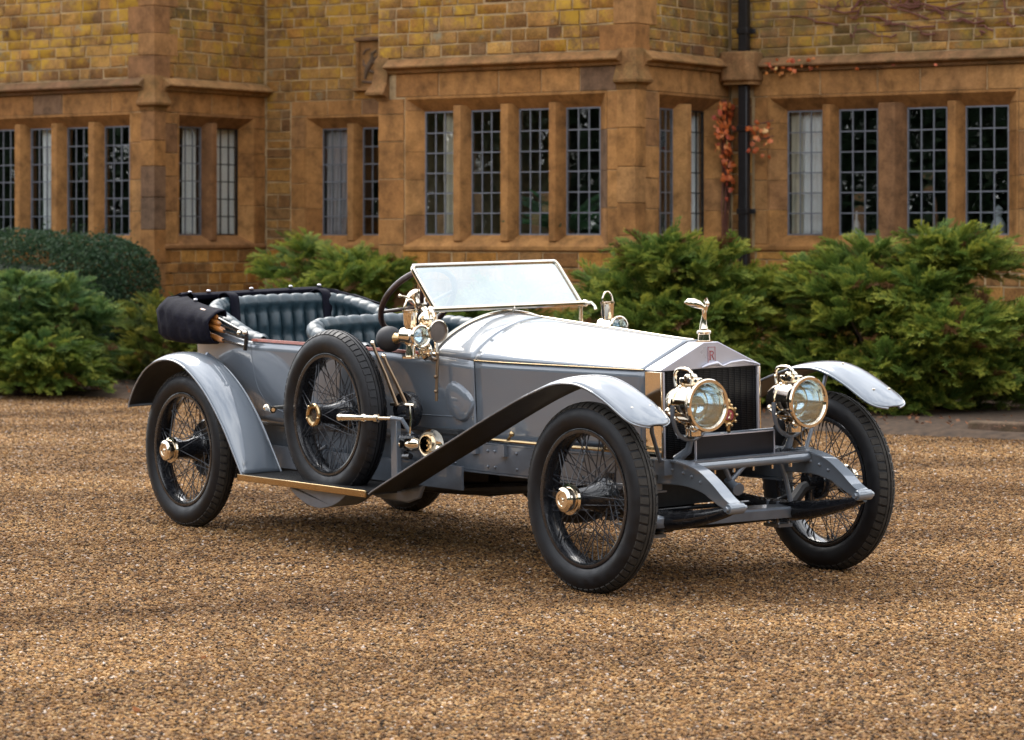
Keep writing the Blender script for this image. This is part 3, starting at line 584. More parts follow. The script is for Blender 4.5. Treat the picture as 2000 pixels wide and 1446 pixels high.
for k in range(3): st.tube([H2W(*(F6.p(.05 + t * .5, .05 + .06 * math.sin(t * 3), 0))[:2], 2.55 + .08 * k + .12 * t) - base for t in np.linspace(0, 1, 7)], .005, 5)
st.build('stems', MAT['vine'], cre)['kind'] = 'stuff'

# ------------------------------------------------------------------ shrubs
def foliage_mat(name, dark, mid, tip, rough=.6):
    m, nt, b = new_mat(name); at = nd(nt, 'ShaderNodeAttribute', attribute_name='tone'); geo = nd(nt, 'ShaderNodeNewGeometry')
    n = nd(nt, 'ShaderNodeTexNoise', Scale=2.2, Detail=4.0); nt.links.new(geo.outputs['Position'], n.inputs['Vector'])
    hf = nd(nt, 'ShaderNodeMath', operation='MULTIPLY'); hf.inputs[1].default_value = .7; nt.links.new(at.outputs['Fac'], hf.inputs[0])
    cr = ramp(nt, [(0.0, dark), (.315, mid), (.70, tip), (.80, tip), (.90, (0.17, 0.085, 0.04))], hf.outputs[0]); v = ramp(nt, [(.3, (.75, .85, .8)), (.7, (1.2, 1.12, 1.0))], n.outputs['Fac'])
    nt.links.new(mixc(nt, 1.0, cr.outputs[0], v.outputs[0], 'MULTIPLY'), b.inputs['Base Color']); b.inputs['Roughness'].default_value = rough; b.inputs['Specular IOR Level'].default_value = .3
    b.inputs['Subsurface Weight'].default_value = 0.0
    tr = nd(nt, 'ShaderNodeBsdfTranslucent'); mx = nd(nt, 'ShaderNodeMixShader', Fac=.38); out = nt.nodes['Material Output']
    nt.links.new(cr.outputs[0], tr.inputs[0]); nt.links.new(b.outputs[0], mx.inputs[1]); nt.links.new(tr.outputs[0], mx.inputs[2]); nt.links.new(mx.outputs[0], out.inputs[0]); return m
MAT['juniper'] = foliage_mat('juniper_foliage', (0.040, 0.088, 0.020), (0.145, 0.220, 0.042), (0.44, 0.43, 0.07))
MAT['juniper_blue'] = foliage_mat('juniper_blue_green', (0.032, 0.080, 0.030), (0.100, 0.185, 0.058), (0.30, 0.35, 0.08))
MAT['juniper_gold'] = foliage_mat('juniper_golden', (0.045, 0.08, 0.018), (0.13, 0.165, 0.03), (0.40, 0.35, 0.06))
MAT['hedge'] = foliage_mat('hedge_leaf', (0.018, 0.042, 0.022), (0.042, 0.086, 0.042), (0.100, 0.145, 0.075), .45)
MAT['bark'] = simple('bark', (0.07, 0.042, 0.03), .9, 0, .4, 20, 1.0)

def plume(seed):
    """one feathery juniper spray along +x, length 1; triangles with a tone per vertex (tips paler)"""
    r = random.Random(seed); V = []; F = []; T = []
    def axis(t): return Vector((t, .06 * math.sin(t * 4 + seed), .26 * t - .40 * t * t))
    def blade(p, d, l_, w, t0, t1, side):
        q = p + d * l_; m_ = p + d * l_ * .45; i = len(V); V.extend([p, m_ + side * w, q, m_ - side * w]); F.extend([(i, i + 1, i + 2), (i, i + 2, i + 3)]); T.extend([t0, (t0 + t1) / 2, t1, (t0 + t1) / 2])
    for k in range(4):
        a, b = axis(k / 4), axis((k + 1) / 4); d = (b - a); blade(a, d.normalized(), d.length * 1.2, .012, .1, .2, Vector((0, 1, 0)))
    N = 24
    for k in range(N):
        t = .08 + .92 * k / N; p = axis(t); s = 1 if k % 2 else -1; fw = (axis(min(1, t + .05)) - axis(t - .05)).normalized()
        ll = (.40 * (1 - t) ** .8 + .13) * r.uniform(.7, 1.25); d = (fw * r.uniform(.8, 1.1) + Vector((0, s * r.uniform(.2, .75), r.uniform(-.12, .35)))).normalized(); tone = .15 + .42 * t
        for b in range(2):
            f = .15 + b * .38; q = p + d * ll * f + Vector((0, 0, -.12 * ll * f * f)); e = ll * (1.0 - f) * .75 + .04
            for ss in (-1, 1):
                dd = (d + Vector((r.uniform(-.1, .3), ss * r.uniform(.15, .5), r.uniform(-.35, .25)))).normalized(); blade(q, dd, e * r.uniform(.6, 1.0), .015, tone * .6 + .12 * f, min(1, tone + .30 * f + r.uniform(0, .30)), dd.cross(Vector((r.uniform(-1, 1), r.uniform(-.6, .6), 1))).normalized())
        blade(p, (d + Vector((.1, 0, -.12))).normalized(), ll * 1.05, .015, tone * .6, min(1, tone + .35), d.cross(Vector((0, .4, 1))).normalized())
    return np.array([v[:] for v in V]), np.array(F), np.array(T)
PLUMES = [plume(k) for k in range(8)]
def juniper(label, cx, cy, rx, ry, h, n, mat, seed, lmin=.20, lmax=.42, nl=18, up=.30, box=3.0, group='spreading junipers along the house front'):
    """boughs in loose tiers, each bough a flattened cloud of sprays that point outwards and nod at the tip"""
    rr = random.Random(seed); root = tag(empty('juniper_shrub', (cx, cy, .05)), label, 'shrub', group); c, s_ = math.cos(HROT), math.sin(HROT)
    lobes = []
    for k in range(nl):
        for tries in range(60):
            x, y, z = rr.uniform(-1, 1), rr.uniform(-1, .3), rr.uniform(.0, 1) ** 1.1
            q = (abs(x) ** box + abs(y) ** box + z ** box) ** (1 / box)
            if .62 < q < 1.0 and all((x - o[0]) ** 2 * rx * rx + (y - o[1]) ** 2 * ry * ry + (z - o[2]) ** 2 * h * h > (.30 * tries_f(tries)) ** 2 for o in lobes): break
        x, y, z = x * .80, y * .80, max(.05, z * .88); R_ = rr.uniform(.28, .46) * min(1, .55 + .45 * rx); lobes.append((x, y, z, R_))
    Vs, Fs, Ts = [], [], []; off = 0; W = [l[3] ** 2 for l in lobes]
    for i in range(n):
        inner = i < n * .16
        lx, ly, lz, R_ = rr.choices(lobes, W)[0]; az = rr.uniform(0, 2 * math.pi); el = math.asin(rr.uniform(-.35, 1.0)); f = rr.uniform(.25, .6) if inner else rr.uniform(.55, 1.0)
        dx, dy, dz = math.cos(el) * math.cos(az), math.cos(el) * math.sin(az), math.sin(el)
        px, py, pz = lx * rx + dx * R_ * f, ly * ry + dy * R_ * f, lz * h + dz * R_ * .52 * f
        if inner: px *= .7; py *= .6; pz *= .85
        ox, oy = lx * rx, ly * ry; on = math.hypot(ox, oy) + .15; hx, hy = dx + 1.0 * ox / on * min(1, on), dy + 1.0 * oy / on * min(1, on)
        out = math.atan2(hy, hx) + rr.gauss(0, .35); L_ = rr.uniform(lmin, lmax); ev = up + .55 * dz + rr.gauss(0, .18)
        M3 = np.array(Matrix.Rotation(out, 3, 'Z') @ Matrix.Rotation(-ev, 3, 'Y') @ Matrix.Rotation(rr.gauss(0, .6), 3, 'X'))
        V, F, T = PLUMES[rr.randrange(8)]; Vw = (V * L_) @ M3.T + np.array([px, py, pz]) - M3[:, 0] * L_ * .45
        Vw = np.stack([c * Vw[:, 0] - s_ * Vw[:, 1], s_ * Vw[:, 0] + c * Vw[:, 1], np.maximum(Vw[:, 2], .01)], 1)
        Vs.append(Vw); Fs.append(F + off); off += len(V); Ts.append(np.clip(T * rr.uniform(.55, 1.60) + rr.gauss(0, .07), 0, 1) if rr.random() > .03 else np.full(len(T), 1.3))
    me = np_mesh('foliage', np.concatenate(Vs), np.concatenate(Fs)); at = me.attributes.new('tone', 'FLOAT', 'POINT'); at.data.foreach_set('value', np.concatenate(Ts).astype(np.float32)); tag(link('foliage', me, MAT[mat], root), kind='stuff')
    for (lx, ly, lz, R_) in lobes[:9]:                     # woody limbs
        tx, ty, tz = c * lx * rx - s_ * ly * ry, s_ * lx * rx + c * ly * ry, lz * h; m = MB(); m.tube([(tx * .05, ty * .05, -.05), (tx * .35, ty * .35, tz * .3), (tx * .7, ty * .7, tz * .7), (tx, ty, tz)], [.045, .032, .02, .008], 7); m.build('branch', MAT['bark'], root)
    return root
def tries_f(t): return max(0, 1 - t / 50)
juniper('large layered green juniper by the right-hand windows', 3.55, 25.20, 1.34, 1.0, 1.80, 3000, 'juniper', 1, nl=46)
juniper('feathery green juniper behind the radiator below the bay corner', 1.50, 25.75, 1.22, .75, 1.62, 2100, 'juniper', 2, nl=36)
juniper('low dark juniper glimpsed behind the windscreen and scuttle lamp', .05, 26.25, .95, .6, 1.15, 900, 'juniper', 3, nl=18)
juniper('bright green juniper behind the rear seats under the recessed window', -1.90, 29.3, 1.42, .8, 1.68, 2000, 'juniper', 4, nl=32)
juniper('small yellowish juniper beside the rear mudguard against the wall', -3.62, 30.0, .90, .5, 1.0, 700, 'juniper_gold', 5, .18, .34, nl=14)
juniper('blue-green spreading juniper at the left edge below the clipped hedge', -5.15, 29.15, 1.25, .95, 1.22, 1500, 'juniper_blue', 6, .18, .36, nl=30, up=.15)
juniper('low juniper mound nearest the gravel at the left edge', -5.05, 28.45, 1.05, .5, .62, 700, 'juniper', 7, .18, .34, nl=12, up=.15)

def hedge():
    a0, a1, b0, b1, h = -11.5, -6.42, -.35, .80, 1.66; rr = random.Random(9); root = tag(empty('clipped_hedge', H2W((a0 + a1) / 2, .2, .05), HROT), 'dark green clipped evergreen hedge under the left bay windows', 'hedge'); ca = (a0 + a1) / 2
    V, F, T = [], [], []; r = np.random.default_rng(9); n = 60000; off = 0
    u = r.random((n, 3)) * 2 - 1; face = r.integers(0, 3, n); sgn = np.sign(u[np.arange(n), face]); u[np.arange(n), face] = sgn
    p4 = (np.abs(u) ** 3.6).sum(1) ** (1 / 3.6); P = u / p4[:, None]; P *= (1 - r.random(n) ** 1.6 * .26)[:, None]
    P[:, 0] = P[:, 0] * (a1 - a0) / 2; P[:, 1] = P[:, 1] * (b1 - b0) / 2 ; zz = P[:, 2]; P[:, 2] = .95 + zz * .70
    taper = np.where(zz < -.1, 1 + (zz + .1) * .35, 1); P[:, 1] *= taper; P[:, 0] = np.where(P[:, 0] > 0, (P[:, 0] - 1.9) * np.where(P[:, 0] > 1.9, taper, 1) + 1.9, P[:, 0])
    lump = .05 * np.sin(P[:, 0] * 5.1 + 1) * np.cos(P[:, 2] * 6 + P[:, 1] * 4) + .035 * np.sin(P[:, 0] * 11 + P[:, 2] * 9); P[:, 2] += lump * .7; P[:, 1] += lump
    sh = r.random(n) < .05; P[sh] += np.stack([r.normal(0, .04, sh.sum()), -np.abs(r.normal(0, .05, sh.sum())), np.abs(r.normal(0, .06, sh.sum()))], 1)      # stray shoots
    d1 = r.normal(size=(n, 3)); d1 /= np.linalg.norm(d1, axis=1)[:, None]; d2 = np.cross(d1, r.normal(size=(n, 3))); d2 /= np.linalg.norm(d2, axis=1)[:, None]; l_ = r.uniform(.016, .030, n)[:, None]
    Vv = np.stack([P - d1 * l_, P + d2 * l_ * .5, P + d1 * l_, P - d2 * l_ * .5], 1).reshape(-1, 3); Ff = np.arange(4 * n).reshape(n, 4); depth = p4 * 0
    tone = np.repeat(np.clip(r.normal(.42, .2, n), 0, 1), 4); me = np_mesh('foliage', Vv, Ff); at = me.attributes.new('tone', 'FLOAT', 'POINT'); at.data.foreach_set('value', tone.astype(np.float32)); tag(link('foliage', me, MAT['hedge'], root), kind='stuff')
    for k in range(16):
        m = MB(); x = a0 + .4 + k * (a1 - a0 - .8) / 15 - ca; m.tube([(x, 0, -.05), (x + rr.uniform(-.1, .1), rr.uniform(-.1, .1), .5), (x + rr.uniform(-.2, .2), rr.uniform(-.3, .3), 1.2)], [.035, .025, .01], 7); m.build('stem', MAT['bark'], root)
    m = MB(); m.ball((-.1, .08, .86), ((a1 - a0) / 2 * .88, (b1 - b0) / 2 * .50, .44), 40, 20); tag(m.build('twigs', MAT['hedge'], root), kind='stuff')
hedge()
# stone edging by the right-hand bed
for (a, b, l_, lab) in ((5.35, -2.45, .55, 'worn grey kerb stone at the foot of the large juniper'),):
    m = MB(); q = H2W(a - 0.62, b + .42, .06); m.box(q, (l_, .16, .12), HROT); tag(m.build('kerb_stone', MAT['string'], None, 30, bevel=.02), lab, 'kerb stone')

# trees across the drive, behind the photographer (added unseen: mirrored as a dark band, raised to darken the car's sides)
def unseen_treeline():
    r = np.random.default_rng(4); V = []; F = []; n = 52000; az = r.uniform(math.pi * .80, math.pi * 2.20, n); rad = 46 + r.normal(0, 2.5, n); top = 13.0 + 2.6 * np.sin(az * 9) + 1.4 * np.sin(az * 23 + 1) + .8 * np.sin(az * 51); z = r.random(n) ** .9 * top
    P = np.stack([rad * np.cos(az), rad * np.sin(az) + 8, z], 1); d1 = r.normal(size=(n, 3)); d1 /= np.linalg.norm(d1, axis=1)[:, None]; d2 = np.cross(d1, r.normal(size=(n, 3))); d2 /= np.linalg.norm(d2, axis=1)[:, None]; l_ = r.uniform(.35, .8, n)[:, None]
    me = np_mesh('unseen_treeline', np.stack([P - d1 * l_, P + d2 * l_ * .6, P + d1 * l_, P - d2 * l_ * .6], 1).reshape(-1, 3), np.arange(4 * n).reshape(n, 4)); at = me.attributes.new('tone', 'FLOAT', 'POINT'); at.data.foreach_set('value', np.repeat(r.random(n) * .6, 4).astype(np.float32)); tag(link('unseen_treeline', me, MAT['hedge']), 'dark unseen tree belt added behind the camera', None, None, 'stuff')
unseen_treeline()

# ------------------------------------------------------------------ loose gravel: real pebbles scattered over the drive
def pebble_mesh(k):
    r = random.Random(50 + k); bm = bmesh.new(); bmesh.ops.create_icosphere(bm, subdivisions=1, radius=1); sx, sy, sz = r.uniform(.75, 1.25), r.uniform(.6, 1.0), r.uniform(.35, .6)
    for v in bm.verts: f = r.uniform(.8, 1.15); v.co = Vector((v.co.x * sx * f, v.co.y * sy * f, v.co.z * sz * f))
    me = bpy.data.meshes.new('pebble'); bm.to_mesh(me); bm.free(); me.materials.append(MAT['pebble']); return me
pcol = bpy.data.collections.new('pebble_kinds')
for k in range(5): pcol.objects.link(bpy.data.objects.new('pebble_kind', pebble_mesh(k)))
def scatter(name, quad, dens, rmin, rmax, seed):
    m = MB(); m.add([(x, y, .004) for x, y in quad], [(0, 1, 2, 3)]); me = m.mesh(name, 0); o = link(name, me, MAT['pebble']); tag(o, None, None, None, 'stuff')
    nt = bpy.data.node_groups.new(name, 'GeometryNodeTree'); nt.interface.new_socket('Geometry', in_out='INPUT', socket_type='NodeSocketGeometry'); nt.interface.new_socket('Geometry', in_out='OUTPUT', socket_type='NodeSocketGeometry')
    N, L = nt.nodes, nt.links; gi, go = N.new('NodeGroupInput'), N.new('NodeGroupOutput'); dp_ = N.new('GeometryNodeDistributePointsOnFaces'); dp_.inputs['Density'].default_value = dens; dp_.inputs['Seed'].default_value = seed
    ci = N.new('GeometryNodeCollectionInfo'); ci.inputs[0].default_value = pcol; ci.inputs['Separate Children'].default_value = True; ci.inputs['Reset Children'].default_value = True
    ip = N.new('GeometryNodeInstanceOnPoints'); ip.inputs['Pick Instance'].default_value = True
    rs1 = N.new('FunctionNodeRandomValue'); rs1.data_type = 'FLOAT'; rs1.inputs[2].default_value = rmin; rs1.inputs[3].default_value = rmax; rs1.inputs['Seed'].default_value = seed + 1
    rv = N.new('FunctionNodeRandomValue'); rv.data_type = 'FLOAT_VECTOR'; rv.inputs[0].default_value = (-.5, -.5, 0); rv.inputs[1].default_value = (.5, .5, 6.283); rv.inputs['Seed'].default_value = seed + 2
    L.new(gi.outputs[0], dp_.inputs['Mesh']); L.new(dp_.outputs['Points'], ip.inputs['Points']); L.new(ci.outputs[0], ip.inputs['Instance']); L.new(rs1.outputs[1], ip.inputs['Scale']); L.new(rv.outputs[0], ip.inputs['Rotation']); L.new(ip.outputs[0], go.inputs[0])
    md = o.modifiers.new('scatter', 'NODES'); md.node_group = nt
scatter('gravel', [(-2.0, 8.0), (2.0, 8.0), (3.0, 13.0), (-3.0, 13.0)], 5000, .0048, .0110, 1)
scatter('gravel', [(-3.0, 13.0), (3.0, 13.0), (4.2, 19.0), (-4.2, 19.0)], 2600, .0055, .012, 2)
scatter('gravel', [(-4.2, 19.0), (4.2, 19.0), (5.6, 25.5), (-6.6, 29.5)], 900, .006, .013, 3)

def litter():
    r = np.random.default_rng(12); n = 1400; a = r.uniform(-13, 8, n); b = -2.4 + np.abs(r.normal(0, .9, n)); P = np.array([H2W(x, y, .09 + .02 * r.random())[:] for x, y in zip(a, b)]); P[:70] = np.stack([r.uniform(-4, 4, 70), r.uniform(9, 26, 70), np.full(70, .014)], 1); l_ = r.uniform(.012, .032, n)[:, None]
    d1 = r.normal(size=(n, 3)); d1[:, 2] *= .4; d1 /= np.linalg.norm(d1, axis=1)[:, None]; d2 = np.cross(d1, r.normal(size=(n, 3)) * .3 + np.array([0, 0, 1])); d2 /= np.linalg.norm(d2, axis=1)[:, None]
    V = np.stack([P - d1 * l_, P + d2 * l_ * .6, P + d1 * l_, P - d2 * l_ * .6], 1).reshape(-1, 3); me = np_mesh('fallen_leaves', V, np.arange(4 * n).reshape(n, 4)); at = me.attributes.new('tone', 'FLOAT', 'POINT'); at.data.foreach_set('value', np.repeat(r.random(n), 4).astype(np.float32))
    tag(link('fallen_leaves', me, foliage_mat('fallen_leaf', (0.06, 0.03, 0.02), (0.16, 0.07, 0.035), (0.36, 0.15, 0.07))), None, None, None, 'stuff')
litter()
# ------------------------------------------------------------------ the car (local frame: x forward, y to its left, z up; origin under the front axle)
car = tag(empty('vintage_car', (0.9618, 13.1942, 0), R(-53.03)),
          'open pale blue-grey vintage tourer with wire wheels and brass lamps on the gravel', 'car')
def M(name): return MAT[name]
def stuffed(o, name):
    if name in ('rivets', 'spokes', 'tread', 'bolt', 'vent_hole', 'tread_ribs', 'pivot_knob', 'hood_iron', 'coil'): o['kind'] = 'stuff'      # pieces too small to pick apart
    return o
def part(mb, name, mat, parent=None, smooth=35, sprung=None, **k):
    top = parent is None
    return stuffed(mb.build(name, M(mat), car if top else parent, smooth, top if sprung is None else (sprung and top), **k), name)

# ---- wheels -------------------------------------------------------
WR, WW = 0.4396, 0.0675
def tyre_mesh():
    mb = MB(); n = 120; prof = []
    for k in range(25):                                   # open section from one bead round the crown to the other
        a = R(-142 + k * 284 / 24); prof.append((WW * math.sin(a) * 0.98, WR - WW + WW * math.cos(a)))
    rows = []
    for i in range(n):
        t = i * 2 * math.pi / n
        rows.append([(r * math.cos(t), w, r * math.sin(t)) for w, r in prof])
    mb.grid(rows, True, False); return mb
def tread_mesh():
    mb = MB(); n = 64
    def pt(t, w, r): return (r * math.cos(t), w, r * math.sin(t))
    def rad(w): return WR - WW + math.sqrt(max(0, WW * WW - (w / 0.98) ** 2))
    for sgn in (-1, 1):
        for i in range(n):                                # shoulder blocks, slanted
            t0 = (i + 0.1) * 2 * math.pi / n; t1 = (i + 0.84) * 2 * math.pi / n; sk = 0.012
            ws = [0.020, 0.036, 0.050]
            lo = [[pt(t + sk * (w - .02) / .03, sgn * w, rad(w) - 0.002) for w in ws] for t in (t0, (t0 + t1) / 2, t1)]
            hi = [[pt(t + sk * (w - .02) / .03, sgn * w, rad(w) + 0.0055) for w in ws] for t in (t0, (t0 + t1) / 2, t1)]
            mb.grid(hi)
            ring_l = [lo[0][0], lo[0][1], lo[0][2], lo[1][2], lo[2][2], lo[2][1], lo[2][0], lo[1][0]]
            ring_h = [hi[0][0], hi[0][1], hi[0][2], hi[1][2], hi[2][2], hi[2][1], hi[2][0], hi[1][0]]
            mb.grid([ring_l, ring_h], False, True)
    for w0, w1 in ((-0.016, -0.004), (0.004, 0.016)):     # two centre ribs
        rows = [[pt(i * 2 * math.pi / 96, w, r) for w, r in ((w0, rad(w0) - .002), (w0, rad(w0) + .005), (w1, rad(w1) + .005), (w1, rad(w1) - .002))] for i in range(96)]
        mb.grid(rows, True, False)
    return mb
def rim_mesh():
    mb = MB()
    prof = [(-0.052, 0.316), (-0.050, 0.322), (-0.046, 0.320), (-0.044, 0.304), (-0.020, 0.296), (0.020, 0.296), (0.044, 0.304), (0.046, 0.320), (0.050, 0.322), (0.052, 0.316), (0.048, 0.300), (0.022, 0.288), (-0.022, 0.288), (-0.048, 0.300)]
    mb.lathe(prof, (0, 0, 0), (0, 1, 0), 72, False, True); return mb
def spokes_mesh(out):
    """out = -1: the hub sticks out towards -y"""
    mb = MB()
    def spoke(a0, y0, r0, a1, y1, r1):
        p = Vector((r0 * math.cos(a0), y0, r0 * math.sin(a0))); q = Vector((r1 * math.cos(a1), y1, r1 * math.sin(a1)))
        mb.tube([p, q], 0.0023, 5, False, False)
        d = (p - q).normalized(); mb.tube([q, q + d * 0.022], 0.0042, 5, False, True)     # nipple
    N = 16
    for i in range(N):                                    # outer row: hub nose to the rim's outer side, steep
        a = i * 2 * math.pi / N; s = 1 if i % 2 else -1
        spoke(a, out * 0.115, 0.045, a + s * 0.55, out * 0.022, 0.291)
    for i in range(24):                                   # middle and inner rows, crossing
        a = i * 2 * math.pi / 24 + .06; s = 1 if i % 2 else -1
        spoke(a, out * -0.045, 0.078, a + s * 0.62, out * 0.004, 0.289)
    for i in range(24):
        a = i * 2 * math.pi / 24 + .17; s = 1 if i % 2 else -1
        spoke(a, out * -0.07, 0.082, a + s * 0.75, out * -0.022, 0.291)
    return mb
def hub_mesh(out):
    mb = MB()
    mb.lathe([(-.10, .0), (-.10, .085), (-.085, .092), (-.06, .092), (-.05, .070), (-.035, .068), (0.02, .052), (0.10, .044), (0.108, .056), (0.122, .056), (0.126, .04), (.126, 0)], (0, 0, 0), (0, out, 0), 28)
    return mb
def drum_mesh(out, r):
    mb = MB(); mb.lathe([(-.17, 0), (-.17, r), (-.155, r + .006), (-.115, r), (-.10, r * .92), (-.095, .0)], (0, 0, 0), (0, out, 0), 40); return mb
def cap_mesh(out):
    mb = MB()
    mb.lathe([(.112, .0), (.112, .070), (.120, .075), (.130, .072), (.133, .058), (.150, .055), (.153, .059), (.162, .057), (.168, .046), (.173, .042), (.173, .030), (.169, .028), (.169, .012), (.176, .009), (.177, 0)], (0, 0, 0), (0, out, 0), 28)
    return mb
TYRE, TREAD, RIM = tyre_mesh().mesh('tyre'), tread_mesh().mesh('tread'), rim_mesh().mesh('rim')
SPK = {s: spokes_mesh(s).mesh('spokes') for s in (-1, 1)}; HUB = {s: hub_mesh(s).mesh('hub') for s in (-1, 1)}; CAP = {s: cap_mesh(s).mesh('hub_cap') for s in (-1, 1)}
for me, k in ((TYRE, 'rubber'), (TREAD, 'tread'), (RIM, 'black'), (SPK[-1], 'spoke'), (SPK[1], 'spoke'), (HUB[-1], 'black'), (HUB[1], 'black'), (CAP[-1], 'nickel'), (CAP[1], 'nickel')): me.materials.append(M(k))
TREAD_CLEAN = TREAD.copy(); TREAD_CLEAN.materials.clear(); TREAD_CLEAN.materials.append(M('rubber'))
def wheel(name, pos, out, drum, spin, clean=False, cap=True):
    w = link(name, RIM, None, car); w.location = pos; w.rotation_euler = (0, spin, 0)
    for nm, me in (('tyre', TYRE), ('tread', TREAD_CLEAN if clean else TREAD), ('spokes', SPK[out]), ('hub', HUB[out])): stuffed(link(nm, me, None, w), nm)
    if cap: link('hub_cap', CAP[out], None, w)
    if drum: link('brake_drum', drum_mesh(out, drum).mesh('brake_drum'), M('black'), w)
    return w
TK = 0.7468
wheel('wheel', (0, -TK, WR), -1, 0.0, .2); wheel('wheel', (0, TK, WR), 1, 0.0, .9)
wheel('wheel', (-3.645, -TK, WR), -1, 0.17, 1.3); wheel('wheel', (-3.645, TK, WR), 1, 0.17, .4)
sp = tag(wheel('spare_wheel', (-2.19, -0.725, 0.712), -1, 0.0, .55, True, False), 'spare wire wheel standing in the running board')
mb = MB(); mb.lathe([(.10, .040), (.118, .042), (.120, .060), (.130, .062), (.138, .058), (.139, .046), (.133, .036), (.10, .034)], (0, 0, 0), (0, -1, 0), 28, False, True)
for i in range(5): a = i * 1.2566 + .3; mb.ball((.054 * math.cos(a), -.136, .054 * math.sin(a)), .0085, 8, 6)
part(mb, 'hub_ring', 'brass', sp)

# ---- chassis --------------------------------------------------------
def xz(y0): return lambda a, b, t: (a, y0 + t, b)
frame_poly = smoothpath([(0.09, .610), (.236, .615), (.38, .587), (.485, .530), (.571, .468), (.622, .440)], 4)
frame_low = smoothpath([(.60, .405), (.53, .425), (.46, .455), (.40, .482), (.27, .503), (.086, .500)], 4)
for s in (-1, 1):
    rail = MB(); rail.box((-1.95, s * .412, .537), (4.08, .045, .143)); r_ = part(rail, 'frame_rail', 'paint_dull', bevel=.006)
    fl = MB(); fl.box((-1.95, s * .402, .612), (4.08, .075, .008)); fl.box((-1.95, s * .402, .462), (4.08, .075, .008)); part(fl, 'flange', 'paint_dull', r_)
    bl = MB()
    for x in (-.45, -.75, -.98, -1.16, -1.22, -1.5, -1.9):
        for z in (.495, .575): bl.ball((x, s * .436, z), .008, 8, 5)
    for x in (-1.08, -1.32): bl.box((x, s * .442, .585), (.05, .03, .06))
    part(bl, 'rivets', 'paint_dull', r_)
    d = MB(); d.prism([tuple(p) for p in frame_poly] + [tuple(p) for p in frame_low], xz(s * .40), -.022, .022)
    di = part(d, 'dumb_iron', 'paint', bevel=.006)
    e = MB(); P = smoothpath([(0.09, .612), (.236, .617), (.38, .589), (.485, .532), (.571, .470), (.632, .440)], 5)
    e.grid([[(p[0], s * .40 + w, p[1] + dz) for w, dz in ((-.034, 0), (.034, 0), (.034, -.008), (-.034, -.008))] for p in P], False, True); part(e, 'top_flange', 'paint', di)
    e = MB(); e.lathe([(-.045, 0), (-.045, .022), (-.038, .026), (.038, .026), (.045, .022), (.045, 0)], (.61, s * .40, .425), (0, 1, 0), 16)
    e.lathe([(-.062, 0), (-.062, .012), (.062, .012), (.062, 0)], (.61, s * .40, .425), (0, 1, 0), 10); part(e, 'shackle_eye', 'paint', di)
    e = MB()
    for (x, z) in ((.28, .565), (.34, .552), (.40, .530), (.20, .575)): e.ball((x, s * .40 - .024, z), .009, 8, 5)
    part(e, 'rivets', 'paint', di)
    ls = MB(); Q = [(0.02 + t * .60, s * .40, .338 + .080 * t * t - .022 * (1 - abs(t))) for t in np.linspace(-1, 1, 17)]     # front leaf spring in its leather gaiter
    ls.tube(Q, [.020 + .034 * (1 - abs(t)) ** .8 for t in np.linspace(-1, 1, 17)], 10, flat=.85); part(ls, 'leaf_spring', 'black', sprung=False)
    ub = MB()
    for dx in (-.035, .035):
        ub.tube([(.02 + dx, s * .40 - .035, .24), (.02 + dx, s * .40 - .035, .36), (.02 + dx, s * .40 + .035, .36), (.02 + dx, s * .40 + .035, .24)], .007, 6)
    ub.box((.02, s * .40, .245), (.11, .09, .016)); part(ub, 'u_bolt', 'paint_dull', sprung=False)
    ls = MB()
    for k in range(6):
        L_ = 0.70 - k * .095; Q = [(-3.645 + t * L_, s * .46, .36 - .016 * k + .09 * (t * L_ / .7) ** 2) for t in np.linspace(-1, 1, 13)]
        ls.grid([[(q[0], q[1] + w, q[2] + dz) for w, dz in ((-.03, 0), (.03, 0), (.03, -.015), (-.03, -.015))] for q in Q], False, True)
    part(ls, 'leaf_spring', 'black', sprung=False)
ax = MB(); Q = [(0, y, z) for y, z in ((-.66, .43), (-.58, .41), (-.5, .33), (-.40, .295), (0, .285), (.40, .295), (.5, .33), (.58, .41), (.66, .43))]
ax.tube(Q, .03, 10); part(ax, 'front_axle', 'blackmech', sprung=False)
for s in (-1, 1):
    k = MB(); k.lathe([(-.11, 0), (-.11, .026), (.11, .026), (.11, 0)], (0, s * .63, .44), (0, 0, 1), 14); k.tube([(0, s * .6, .4396), (0, s * .70, .4396)], .035, 12)
    k.tube([(.02, s * .62, .40), (-.10, s * .58, .36), (-.15, s * .56, .34)], .014, 8); part(k, 'steering_knuckle', 'black', sprung=False)
tr = MB(); tr.tube([(-.15, -.56, .34), (-.15, .56, .34)], .012, 8); part(tr, 'track_rod', 'black', sprung=False)
ap = MB(); ap.grid([[(x, y, z) for y in (-.50, -.38, 0, .34, .42)] for x, z in ((.06, .352), (.150, .345), (.158, .335), (.150, .292), (.03, .282), (-.12, .29))]); part(ap, 'front_apron', 'paint_dull', solid=.008, sprung=False)
ra = MB(); ra.lathe([(-.70, .035), (-.30, .045), (-.16, .11), (-.10, .15), (.10, .15), (.16, .11), (.30, .045), (.70, .035)], (-3.645, 0, WR), (0, 1, 0), 20); part(ra, 'rear_axle', 'blackmech', sprung=False)
ct = MB(); ct.tube([(.265, -.40, .585), (.265, .40, .585)], .024, 14); part(ct, 'cross_tube', 'paint')
ct = MB(); ct.box((.25, 0, .61), (.06, .78, .008)); part(ct, 'cross_plate', 'paint_dull')
for y in (-.22, -.1, .02, .14, .26):
    k = MB(); k.lathe([(-.02, 0), (-.02, .009), (0, .009), (0, 0)], (.265, y, .565), (0, 0, 1), 8); part(k, 'grease_nipple', 'nickel')
